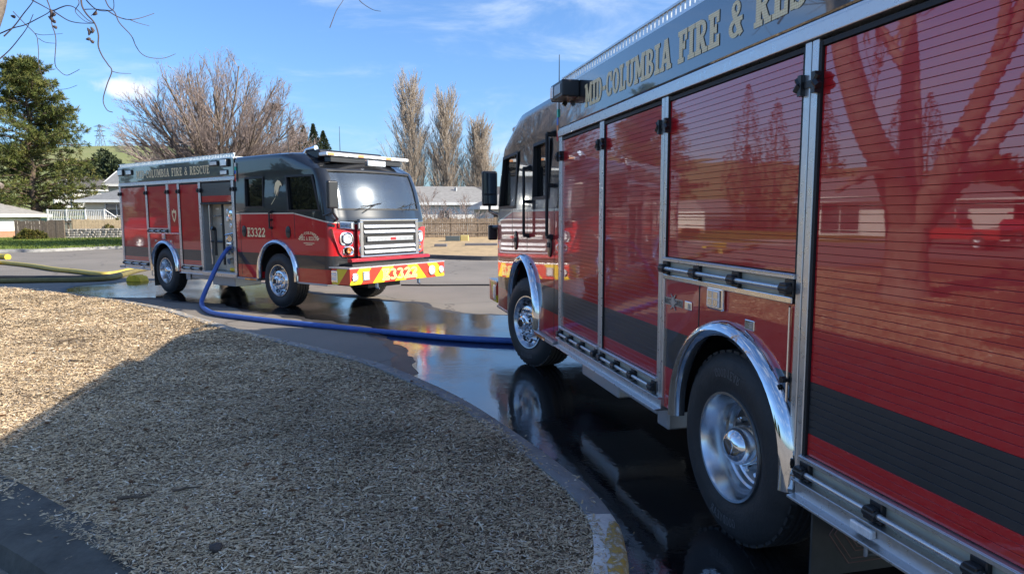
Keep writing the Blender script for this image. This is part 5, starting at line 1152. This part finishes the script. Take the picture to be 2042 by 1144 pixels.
for i, (px, py, dep, R, lb) in enumerate(((583,253,58,1.1,'pointed dark conifer, leftmost of the clump behind the far cab'),(604,249,57,1.0,'pointed dark conifer, second from left behind the far cab'),(624,246,58,1.1,'tallest pointed dark conifer of the clump behind the far cab'),(644,260,59,1.2,'pointed dark conifer, rightmost of the clump behind the far cab'))):
    c = D(px,py,dep); conifer(c.x, dep, .2, (c.z-.2)*1.02, R*2.0, 40+i, lb, 'pointed conifers behind the far cab', n=2600)
def round_bush(x, y, z0, R, H, seed, lab, m_='bush', n=500, name='bush', sz=.22, cat='bush', grp=None):
    rnd = np.random.default_rng(seed); v = rnd.normal(0,1,(n,3)); v /= np.linalg.norm(v,axis=1)[:,None]; v[:,2] = np.abs(v[:,2]); s = rnd.uniform(.5,1,n)**.4; lump = 1+.22*np.sin(v[:,0]*5+seed)*np.cos(v[:,1]*4+v[:,2]*3)
    C = v*(s*lump)[:,None]*np.array([R,R,H]); t = empty(name, (x,y,z0)); tag(t, lab, cat, grp)
    st = [((0,0,0),tuple(C[i]*.8),.03*R+.01,.008) for i in range(0,n,12)]; seg_mesh('stems', st, 4, M['bark'], t); tufts('foliage', C, v, np.full(n,sz), 10, M[m_], t, .2)
round_bush(-36.2, 50.8, .1, .95, .75, 51, 'low rounded olive bush beside the dark fence at left', n=420, sz=.16)
round_bush(-39.6, 50.5, .1, .8, .55, 53, 'small clipped bush at the corner of the brick skirted house', n=250, sz=.14)
round_bush(-33.2, 57.5, .6, .6, 1.0, 52, 'yellowish upright bush on top of the stone wall', n=240, sz=.16)
round_bush(-1.7, 43.0, .4, .55, .8, 54, 'small dry brown bush at the right end of the wooden fence', n=220, sz=.14)
c = D(205,355,190); round_bush(c.x, 190, c.z-4, 7, 9.5, 55, 'dark green tree on the hillside above the roofs', 'conifer', 900, 'hillside_tree', 1.1, 'tree')
c = D(228,352,170); round_bush(c.x, 170, c.z-3, 5, 7, 56, 'second dark tree beside the far truck roof on the hillside', 'conifer', 600, 'hillside_tree', 1.0, 'tree')

# ================================================================== HOUSES, FENCES
M['siding'] = mat('beige_siding', (.62,.56,.42), .7, var=.06, vscale=1)
M['siding_w'] = mat('white_siding', (.72,.71,.68), .7, var=.06, vscale=1)
M['shingle'] = mat('grey_roof_shingles', (.20,.205,.21), .9, var=.25, vscale=3, bump=.3, bscale=14)
M['shingle_l'] = mat('pale_roof_shingles', (.26,.25,.235), .9, var=.25, vscale=3, bump=.3, bscale=14)
M['shingle_d'] = mat('dark_roof_shingles', (.11,.10,.095), .9, var=.2, vscale=3)
M['brick'] = mat('brick_skirt', (.36,.20,.13), .85, var=.3, vscale=9)
M['wood_dk'] = mat('weathered_shaded_wood', (.16,.125,.095), .85, var=.35, vscale=6)  # on the left fence the pine's shade is put into this colour; also decking
M['wood_lt'] = mat('tan_sunlit_wood', (.36,.285,.185), .85, var=.3, vscale=6)  # lit stretch of the left fence, sunlight put into the colour
M['stone'] = mat('wall_stone', (.30,.285,.26), .9, var=.3, vscale=3)
M['curtain'] = mat('window_curtain', (.5,.5,.48), .8)
def window(par, o, u, n, w, h, mf='white', mull=1):
    o, u, n = Vector(o), Vector(u), Vector(n); z = Vector((0,0,1)); mb = MB(); t = .06
    for (a, b, c_, d_) in ((0,w,0,t),(0,w,h-t,h),(0,t,t,h-t),(w-t,w,t,h-t)) + tuple((w*(k+1)/(mull+1)-.025, w*(k+1)/(mull+1)+.025, t, h-t) for k in range(mull)):
        mb.obox(o+u*(a+b)/2+z*(c_+d_)/2+n*.03, u*(b-a)/2, n*.035, z*(d_-c_)/2)
    f = mb.build('window', M[mf], par); mb = MB(); mb.obox(o+u*w/2+z*h/2-n*.002, u*(w/2-.02), n*.012, z*(h/2-.02)); mb.build('pane', M['house_glass'], f); return f
def house(name, c, rz, L_, Wd, z0, hw, hr, lab, wall='siding', roof='shingle', over=.5, hip=0.0, wins=(), skirt=None, chim=None):
    t = empty(name, (c[0],c[1],z0), rz); tag(t, lab, 'house'); mb = MB(); mb.box(-L_/2,L_/2,-Wd/2,Wd/2,-.6,hw)
    if hip < .5: mb.prism([(-Wd/2,hw),(Wd/2,hw),(0,hw+hr*(Wd/2)/(Wd/2+over)-.02)],'x',-L_/2+.0,L_/2) if not hip else None
    mb.build('wall', M[wall], t); e = L_/2+over; w_ = Wd/2+over; ri = e - hip*w_; d = .12; zb = hw-over*hr/(Wd/2+over)*0
    v = [(-e,-w_,zb),(e,-w_,zb),(e,w_,zb),(-e,w_,zb),(-ri,0,zb+hr),(ri,0,zb+hr)]; vs = v+[(a,b,q-d) for a,b,q in v]
    mb = MB(); mb.add(vs, [(0,1,5,4),(2,3,4,5),(1,2,5),(3,0,4)] if hip else [(0,1,5,4),(2,3,4,5)]); k = 6
    mb.add(vs, [(6,7,11,10),(8,9,10,11)] + ([(7,8,11),(9,6,10)] if hip else [])); rf = mb.build('roof', M[roof], t)
    mb = MB(); mb.box(-e-.02,e+.02,-w_-.04,-w_+.02,zb-.2,zb+.03); mb.box(-e-.02,e+.02,w_-.02,w_+.04,zb-.2,zb+.03)
    if hip:
        for s in (-1,1): mb.box(s*(e-.02),s*(e+.04),-w_,w_,zb-.2,zb+.03)
    else:
        for s in (-1,1):
            for q in (-1,1): mb.prism([(q*(w_),zb-.17),(q*w_,zb+.04),(0,zb+hr+.05),(0,zb+hr-.16)],'x',s*(e-.005),s*(e+.05))
    mb.build('fascia', M['white'], t)
    for (side, a, zz, w2, h2, ml) in wins:
        if side == 'f': window(t, (a,-Wd/2-.001,zz), (1,0,0), (0,-1,0), w2, h2, mull=ml)
        if side == 'r': window(t, (L_/2+.001,a,zz), (0,1,0), (1,0,0), w2, h2, mull=ml)
    if skirt: mb = MB(); mb.box(-L_/2-.06,L_/2+.06,-Wd/2-.06,Wd/2+.06,-.6,skirt); mb.build('brick_skirt', M['brick'], t)
    if chim: mb = MB(); mb.box(chim-.3,chim+.3,-.3,.3,hw+hr-.6,hw+hr+.55); mb.build('chimney', M['brick'], rf)
    return t
# brick skirted house at the left edge
h1 = house('house', (-46.9,56.5), math.radians(-6), 9.6, 8, .1, 1.9, 1.5, 'pale house with brick skirt and light grey roof at the left edge', 'siding_w', 'shingle_l', .6, .75, (('f',-2.5,.7,1.6,1.0,1),), .55)
mb = MB(); mb.box(4.70,4.80,-4.12,-4.02,.0,1.75); mb.build('downspout', M['white'], h1)
# beige house on the slope
c2 = D(215,420,60)
h2 = house('house', (-33.2,64.0), math.radians(4), 9.5, 7.5, .9, 2.35, 1.5, 'beige house with grey hip roof and curtained window above the stone wall', 'siding', 'shingle', .55, .8, (('f',-3.05,.95,2.0,1.15,1),))
house('house', (-36.9,72), math.radians(10), 8, 7, 1.6, 3.4, 1.5, 'second grey roofed house glimpsed behind the beige house', 'siding', 'shingle', .4, .0)
for (px,py,dep,L_,lb) in ((175,362,165,11,'distant cream house with white gable on the hillside'),(196,372,130,9,'distant house with dark roof just above the beige house'),(160,378,150,10,'distant tan house half hidden behind the pine')):
    c = D(px,py,dep); house('hillside_house', (c.x,dep), math.radians(35), L_, 8, c.z-3.4, 2.6, 2.0, lb, 'siding_w', 'shingle_d', .5, .0, (('f',-1,.8,1.4,1,1),))
# deck with railings
t = empty('deck', (-36.3,59.3,0)); tag(t, 'raised wooden deck with white railing and stair in front of the beige house', 'deck')
mb = MB(); mb.box(-3.6,1.4,-1.2,1.4,1.28,1.45); mb.build('deck_floor', M['wood_dk'], t)
for k in range(4): mb = MB(); x = -3.4+1.55*k; mb.box(x-.06,x+.06,-1.15,-1.03,0,1.28); mb.build('deck_post', M['wood_dk'], t)
mb = MB(); mb.box(-3.6,1.4,-1.2,-1.14,2.32,2.40); mb.box(-3.6,1.4,-1.2,-1.14,1.52,1.57); rl = mb.build('railing', M['white'], t)
mb = MB()
for k in range(33): x = -3.55+.152*k; mb.box(x-.02,x+.02,-1.19,-1.15,1.57,2.32)
tag(mb.build('baluster', M['white'], rl), kind='stuff')
for k in range(4): mb = MB(); x = -3.5+1.62*k; mb.box(x-.05,x+.05,-1.22,-1.12,1.45,2.45); mb.build('railing_post', M['white'], rl)
mb = MB(); p0, p1 = Vector((1.45,-1.15,2.38)), Vector((2.9,-1.15,1.35))
mb.tube([p0,p1],.045,6); mb.tube([p0-Vector((0,0,.85)),p1-Vector((0,0,.85))],.03,6); mb.tube([p1,p1-Vector((0,0,1.0))],.05,6)
for k in range(9): q = p0.lerp(p1,(k+.5)/9); mb.tube([q,q-Vector((0,0,.85))],.018,4)
mb.build('stair_rail', M['white'], t)
for k in range(6): mb = MB(); mb.box(1.42+.25*k,1.70+.25*k,-1.15,-.1,1.25-.2*k,1.30-.2*k); mb.build('stair_tread', M['wood_dk'], t)
def fence(name, p0, p1, z0, h, m_, lab, pw=.14, rails=True, front=-1):
    p0, p1 = Vector(p0), Vector(p1); L_ = (p1-p0).length; a = math.atan2(p1.y-p0.y,p1.x-p0.x); t = empty(name,(p0.x,p0.y,z0),a); tag(t, lab, 'fence'); rnd = random.Random(int(L_*100)); mb = MB(); k = 0; x = 0
    while x < L_:
        hh = h+rnd.gauss(0,.035); mb.obox((x+pw/2, rnd.gauss(0,.008), hh/2),(pw/2-.008,0,0),(0,.011,0),(rnd.gauss(0,.006),0,hh/2)); x += pw
    tag(mb.build('picket', m_, t), kind='stuff')
    n = max(2,int(L_/2.4)+1)
    for k in range(n): mb = MB(); q = L_*k/(n-1); mb.box(q-.06,q+.06,.02,.14,0,h+.06); mb.build('fence_post', m_, t)
    for zz in (.35,h*.78): mb = MB(); mb.box(0,L_,front*.035-.015 if front < 0 else .02,front*.035+.015 if front < 0 else .06,zz-.05,zz+.05); mb.build('fence_rail', m_, t)
    return t
fence('wooden_fence', (-38.4,52.3), (-34.9,52.6), .05, 1.45, M['wood_dk'], 'board fence at left, darkened in colour for the shade of the pine', .2, front=1)
fence('wooden_fence', (-34.8,53.6), (-31.6,54.9), .35, 1.25, M['wood_lt'], 'tan board fence beside the stone wall, sunlight put into its colour', .2, front=1)
def stone_wall():
    t = empty('stone_wall', (-34.9,53.0,.1)); tag(t, 'low retaining wall of rough grey stone blocks at the top of the lawn', 'wall'); rnd = random.Random(9); mb = MB(); L_ = 13
    for row in range(4):
        x = rnd.uniform(-.2,0)
        while x < L_:
            w = rnd.uniform(.22,.42); top = .98-.055*x
            if row*.19 < top-.1: mb.obox((x+w/2, .18*x+row*.05+rnd.gauss(0,.03), row*.19+.09+.012*x),(w/2-.02,rnd.gauss(0,.02),0),(0,.12,0),(rnd.gauss(0,.012),0,.082))
            x += w
    tag(mb.build('stone_block', M['stone'], t, bevel=.03, seg=1), kind='stuff'); mb = MB(); mb.add([(0,.3,-.1),(L_,.18*L_+.3,-.1),(L_,.18*L_+.3,.55),(0,.3,.68)],[(0,1,2,3)]); mb.build('earth_fill', M['dark'], t)
stone_wall()
mb = MB(); mb.add([(-34.9,53.5,.7),(-21,56,.5),(-21,66,1.0),(-40,66,1.0),(-39,60,.9),(-35,60,.9)],[(0,1,2,3,4,5)]); tag(mb.build('planted_slope', mat('slope_soil',(.16,.12,.08),.9,var=.4,vscale=1.2)), kind='structure')
for k in range(9):
    x = -32.5+1.25*k; round_bush(x, 54.6+.2*k, .55, .42+.1*math.sin(k*3), .5+.12*math.cos(k*5), 70+k, ['grey green clump at the left end of the stone wall','mauve brown clump second from the left on the stone wall','grey green clump third from the left on the stone wall','brown clump fourth from the left on the stone wall','grey green clump in the middle of the stone wall','brown clump just right of the middle of the stone wall','grey green clump fourth from the right on the stone wall','brown clump near the far truck on the stone wall','grey green clump at the right end of the stone wall'][k], 'bush' if k % 2 == 0 else 'conifer', 90, 'shrub', .14, 'shrub', 'small clumps along the top of the stone wall')
# right hand side: fence, roofs, boxes, blocks
M['wood_pick'] = mat('brown_picket_wood', (.23,.175,.125), .9, var=.5, vscale=7)
fence('wooden_fence', (-6.6,41.4), (-1.0,42.2), .42, 1.22, M['wood_pick'], 'tall brown picket fence with a rail behind the planted bank', .13, front=-1)
fence('wooden_fence', (-.9,42.3), (9,43.0), .42, 1.45, M['wood_dk'], 'darker board fence continuing behind the close truck', .14)
hr = house('house', (-6.4,62), math.radians(10), 9.5, 8, .6, 2.3, 1.55, 'low house with pale grey hip roof behind the bare shrubs at right', 'siding_w', 'shingle_l', .5, .5, (('f',-.5,.8,.9,.9,1),), None)
mb = MB(); mb.tube([(1.2,-1.2,3.0),(1.2,-1.2,3.7)],.14,8); mb.build('roof_vent', M['alu_dull'], hr)
mb = MB(); mb.tube([(-3.5,-1.9,2.9),(-3.5,-1.9,3.2)],.30,10); mb.build('satellite_dish', M['dark'], hr)
house('house', (-1.0,66), math.radians(-16), 10, 7, .6, 2.7, 1.3, 'house with darker brown roof behind the pale hip roof', 'siding_w', 'shingle_d', .5, .0)
house('house', (1.0,53.0), math.radians(12), 7.0, 6, .5, 1.95, 1.05, 'white walled house with a wide window just left of the close truck mirror', 'siding_w', 'shingle_l', .6, .6, (('f',-3.1,.35,1.5,1.25,1),('f',-1.2,.35,1.2,1.25,1)))
def crate(name, a, b, dep, th, z_up, m_, lab, cat, panels=0):
    A, B = D(*a, dep), D(*b, dep); mb = MB(); z0 = mulchbank(dep); h = A.z-B.z; mb.box(A.x,B.x,dep,dep+th,z0-.03,max(z0+.12,A.z)); o = mb.build(name, M[m_], bevel=.02, seg=1); tag(o, lab, cat); return o, A, B, z0
def mulchbank(y): return .14+(y-27.5)/17.5*.41
M['box_green'] = mat('dark_green_cabinet', (.10,.12,.12), .5, var=.1, vscale=2); M['box_yellow'] = mat('tan_yellow_board', (.55,.44,.17), .7, var=.1, vscale=2); M['block'] = mat('grey_concrete_block', (.16,.155,.165), .85, var=.2, vscale=4)
crate('utility_cabinet', (888,471), (917,485), 38, .5, 0, 'box_green', 'squat dark green cabinet on the bank in front of the picket fence', 'cabinet')
o, A, B, z0 = crate('board_stack', (918,469), (934,485), 38.1, .4, 0, 'box_yellow', 'tan yellow board box standing right of the green cabinet', 'box')
crate('parking_block', (866,491), (891,500), 33.5, .35, 0, 'block', 'shorter grey block on the bank, left of the long one', 'block')
crate('parking_block', (927,487), (992,497), 34, .35, 0, 'block', 'long low grey block on the bank left of the close truck', 'block')
# pylons on the hill
def pylon(px, top, base, dep, lab, arms):
    a, b = D(px,top,dep), D(px,base,dep); H = a.z-b.z; t = empty('pylon', (b.x,dep,b.z)); tag(t, lab, 'pylon', 'power pylons on the hill'); mb = MB(); r = H*.0085
    def w(f): return H*.13*(1-f)+H*.018
    lv = [0,.22,.42,.58,.72,.86,1]
    for i in range(len(lv)-1):
        z0, z1 = lv[i], lv[i+1]
        for sx, sy, tx, ty in ((-1,-1,1,-1),(1,-1,1,1),(1,1,-1,1),(-1,1,-1,-1)):
            p, q = Vector((sx*w(z0),sy*w(z0),H*z0)), Vector((sx*w(z1),sy*w(z1),H*z1)); p2, q2 = Vector((tx*w(z0),ty*w(z0),H*z0)), Vector((tx*w(z1),ty*w(z1),H*z1)); mb.tube([p,q],r,3,caps=False); mb.tube([p,q2],r*.6,3,caps=False); mb.tube([p2,q],r*.6,3,caps=False)
    mb.build('tower', M['alu_dull'], t); mb = MB()
    for f in arms: mb.tube([(-H*.19,0,H*f),(0,0,H*f+H*.035),(H*.19,0,H*f)],r,3); mb.tube([(-H*.19,0,H*f),(H*.19,0,H*f)],r*.8,3)
    mb.build('cross_arms', M['alu_dull'], t)
pylon(202, 248, 310, 610, 'tall lattice power pylon on the hill crest right of the pine', (.62,.78,.93))
pylon(171, 287, 308, 640, 'small distant power pylon on the hill crest beside the pine', (.8,))

# ================================================================== TREE OVER THE ISLAND (left) WITH HANGING TWIGS
M['bark_near'] = mat('mottled_grey_bark', (.20,.165,.135), .9, var=.65, vscale=4, bump=.9, bscale=14)
M['twig_near'] = mat('dark_hanging_twig', (.07,.05,.045), .8)
def near_tree():
    bx, by = -9.3, 9.5; t = empty('shade_tree', (bx,by,.1)); tag(t, 'multi stemmed bare tree at the left edge with twigs hanging into the sky', 'tree')
    B = Vector((bx,by,.1)); rnd = random.Random(2); mb = MB()
    def limb(pts, rs, n=14):
        P = [Vector(p) for p in catmull(pts, 5)]; R = list(np.interp(np.linspace(0,1,len(P)), np.linspace(0,1,len(rs)), rs)); P = [p + Vector((noise.noise(p*1.3),noise.noise(p*1.3+Vector((9,0,0))),0))*.05 for p in P]; mb.tube(P, R, n)
    limb([(0,0,-.2),(0,0,.3),(.03,0,1.0),(.05,0,1.75)],[.66,.44,.38,.40],18)
    limb([(.10,0,1.4),(.7,-.1,2.3),(1.55,-.2,3.1),(2.15,-.2,4.1),(2.55,-.2,5.2),(2.9,-.3,7.0)],[.30,.27,.24,.22,.20,.14])
    limb([(-.1,.1,1.4),(-.4,.3,2.6),(-.6,.5,4.2),(-.4,.6,6.5)],[.29,.23,.18,.12]); limb([(.0,-.2,1.5),(.1,-.8,2.7),(.3,-1.6,4.2),(.4,-2.4,6.2)],[.27,.21,.16,.11]); limb([(-.2,-.1,1.5),(-1.0,-.5,2.6),(-2.0,-.8,3.9),(-2.7,-1.0,5.8)],[.28,.21,.16,.10])
    st = D(4,372,9.4)-B; limb([(1.0,-.15,2.5),(1.45,-.12,2.5),tuple(st)],[.16,.11,.035],10)
    mb.build('trunk', M['bark_near'], t, smooth=70)
    sg = []
    for (p, d, L_, r) in (((2.9,-.3,7.0),(.5,-.3,1),3,.14),((-.4,.6,6.5),(0,.2,1),3,.16),((.4,-2.4,6.2),(.3,-.5,1),3,.14),((-2.7,-1,5.8),(-.6,-.1,1),3,.13),((2.5,-.2,5.1),(.9,-.5,.9),3.2,.11),((-.5,.5,4.6),(-.5,.7,.8),3,.12),((.2,-1.5,4.1),(.6,-.6,.8),3,.11)): grow(sg, p, d, L_, r, 0, rnd, .05, .12, .4, 4, (5,4,3), (.4,.9), .6, .25)
    seg_mesh('limbs', sg, 6, M['bark_near'], t)
    lim = [Vector((2.55,-.2,5.2)),Vector((3.6,-1.2,5.6)),Vector((4.6,-2.2,5.5)),Vector((5.6,-3.0,5.2))]
    mb = MB(); mb.tube([Vector(p) for p in catmull(lim,5)],[.12-.005*i for i in range(16)],8); mb.build('overhanging_limb', M['bark_near'], t, smooth=70)
    def Q(x, y, dep): return D(x/5.2, y/5.2, dep) - B
    mb = MB()
    lines = [([(-40,360),(0,350),(130,295),(260,260),(400,190),(500,135),(520,100)],8.0,.011),([(-30,640),(0,610),(100,520),(200,400),(280,290),(345,150)],7.6,.010),([(40,380),(150,270),(240,150),(340,20),(370,-80)],7.4,.010),([(250,-60),(330,0),(430,55),(520,105)],7.0,.011),([(440,-120),(470,-40),(510,60),(522,110)],6.9,.011),([(520,105),(560,110),(630,80),(700,62),(780,85),(900,200),(975,242)],6.8,.009),([(560,120),(700,210),(820,240),(975,245)],6.8,.008),
      ([(830,-140),(840,-40),(850,60),(900,150),(980,240),(1020,360),(1020,480),(1060,580),(1120,670),(1160,740),(1110,880),(1070,1040),(1110,1140),(1170,1165)],6.6,.011),([(522,110),(540,260),(570,350),(580,450),(570,660),(620,740),(690,782),(770,750),(825,720)],6.9,.007),([(135,120),(250,240),(370,360),(392,450),(400,560),(400,660),(430,770),(510,880),(600,925),(700,920),(800,885)],7.2,.006),([(370,350),(450,365),(650,350)],7.2,.005),([(400,400),(470,440),(580,452)],7.2,.005),
      ([(1060,-90),(1120,60),(1190,130),(1240,240),(1360,370),(1410,480),(1470,560),(1560,600),(1700,605),(1820,560)],6.3,.007),([(860,-60),(900,10),(1000,100),(1120,115),(1180,85),(1170,-60)],6.5,.008),([(1000,100),(990,130),(945,165)],6.5,.007),([(1120,115),(1220,175),(1330,205),(1450,190),(1600,140)],6.4,.007),([(1350,208),(1430,240),(1550,272)],6.4,.005),([(1160,740),(1240,760),(1360,765)],6.6,.005),([(880,100),(1000,98),(1130,110)],6.5,.006),([(720,-120),(820,20),(780,120),(880,220),(975,245)],6.7,.006),
      ([(3420,290),(3450,210),(3490,110),(3560,0),(3600,-120)],5.6,.005),([(3700,-60),(3740,20),(3860,100),(3950,120)],5.5,.005)]
    for L_, dep, r in lines:
        pts = [Q(x,y,dep+.25*math.sin(x*.004+dep)) for x,y in L_]; P = [Vector(p) for p in catmull(pts,5)]; mb.tube(P, [.72*r*(1.05-.6*i/len(P)) for i in range(len(P))], 5)
    # feeder shoots from the overhanging limb above the frame down to the twigs
    for (x,y,dep,s) in ((370,-80,7.4,.35),(250,-60,7.0,.3),(440,-120,6.9,.4),(830,-140,6.6,.7),(1060,-90,6.3,.85),(860,-60,6.5,.75),(1170,-60,6.5,.8),(720,-120,6.7,.6),(3600,-120,5.6,1),(3700,-60,5.5,1)):
        b_ = Q(x,y,dep); k = s*15; i = min(int(k),14); cl = catmull(lim,5); a = Vector(cl[i]); mb.tube([a, a.lerp(b_,.5)+Vector((0,0,.15)), b_], [.022,.016,.011], 5)
    mb.build('twigs', M['twig_near'], t, smooth=70)
    for (x,y,dx,dy) in ((525,95,-8,110),(500,170,40,60),(540,130,8,40),(530,215,36,20),(905,290,14,80),(940,280,12,70),(890,410,40,-12),(935,420,18,30),(110,165,36,18),(960,160,30,-45),(545,270,30,28)):
        a, b_ = Q(x,y,6.85), Q(x+dx,y+dy,6.85); m_ = a.lerp(b_,.5)+Vector((.012,.01,0)); mb = MB(); mb.tube([a,a.lerp(m_,.5),m_,m_.lerp(b_,.5),b_],[.004,.014,.017,.013,.003],6); mb.build('seed_pod', M['twig_near'], t, smooth=70)
near_tree()

# ================================================================== ACROSS THE STREET TO THE LEFT (mirrored in the close truck)
M['car_red'] = mat('red_car_paint', (.45,.02,.015), .3, coat=1)
def pickup(x, y, rz, lab):
    t = empty('pickup_truck', (x,y,0), rz); tag(t, lab, 'pickup truck')
    mb = MB(); mb.prism([(-2.6,.55),(2.5,.5),(2.62,.75),(2.55,1.05),(1.3,1.18),(.75,1.75),(-.55,1.78),(-.75,1.15),(-2.6,1.12)],'y',-.92,.92); mb.build('body', M['car_red'], t, bevel=.06)
    for s in (-1,1):
        mb = MB(); mb.prism([(1.15,1.2),(.68,1.68),(-.48,1.70),(-.62,1.2)],'y',s*.925,s*.935); mb.build('side_window', M['house_glass'], t)
        for wx in (-1.6,1.65):
            mb = MB(); mb.lathe([(.2,.12),(.34,.12),(.38,.08),(.38,-.1),(.2,-.12)],(wx,s*.86,.38),n=24); w = mb.build('wheel', M['tyre'], t, smooth=40); mb = MB(); mb.lathe([(.22,.1),(.1,.08),(0,.1)],(wx,s*.86,.38),n=16); mb.lathe([(.22,-.1),(.1,-.08),(0,-.1)],(wx,s*.86,.38),n=16); mb.build('rim', M['alu'], w)
        mb = MB(); mb.box(2.52,2.62,s*.55-.2,s*.55+.2,.78,.98); mb.build('headlight', M['lens'], t)
    mb = MB(); mb.box(2.5,2.68,-.9,.9,.45,.68); mb.build('bumper', M['chrome'], t, bevel=.03)
pickup(-34.6,23.6,math.radians(80),'red pickup parked across the street on the left')
pickup(-40.5,22.6,math.radians(20),'second red pickup parked farther along the street on the left')
house('house', (-45,34), math.radians(50), 13, 8, .1, 2.7, 1.8, 'white house across the street on the left', 'siding_w', 'shingle', .6, .4, (('f',-4,.9,1.6,1.2,1),('f',-.8,.9,1.6,1.2,1),('f',2.6,.4,2.6,2.0,1)))
house('house', (-56,18), math.radians(70), 14, 8, .1, 2.8, 1.8, 'long pale house at the end of the street on the left', 'siding_w', 'shingle_l', .6, .4, (('f',-5,.9,2,1.2,1),('f',-1,.9,1.6,1.2,1),('f',3,.4,3,2,1)))
for i, (x,y,H,R) in enumerate(((-52,46,11,3.2),(-58,40,13,3.6),(-63,30,12,3.6),(-66,14,12,3.8),(-48,52,9,3),(-53,53,14,4),(-59,52,15,4.4),(-64,47,14,4.4),(-56,60,17,4.5))): conifer(x,y,.1,H,R,90+i,('broad dark conifer behind the houses across the street','tall dark conifer behind the white house across the street','dark conifer between the two houses across the street','dark conifer beyond the long pale house','shorter conifer beside the pine across the street','tall conifer first behind the shorter one on the left','very tall conifer second behind the shorter one on the left','broad conifer third behind the shorter one on the left','tallest conifer at the back on the left')[i],'conifers across the street',n=900)

for i, (x,y,H,R) in enumerate(((-49,30,8.5,3.0),(-51,22,9.5,3.4),(-50,14,9,3.3),(-52,6,9.5,3.4),(-48,-2,9,3.2),(-46,-10,10,3.4),(-40,-18,10,3.4))):
    round_bush(x, y, .1, R, H*.62, 120+i, ('dense green tree nearest the white house','tall leafy tree second along the street','leafy tree third along the street','leafy tree fourth along the street','leafy tree fifth along the street','leafy tree sixth along the street','leafy tree at the near end of the row')[i]+' on the left', 'conifer', 750, 'leafy_tree', .8, 'tree', 'leafy trees along the street on the left')
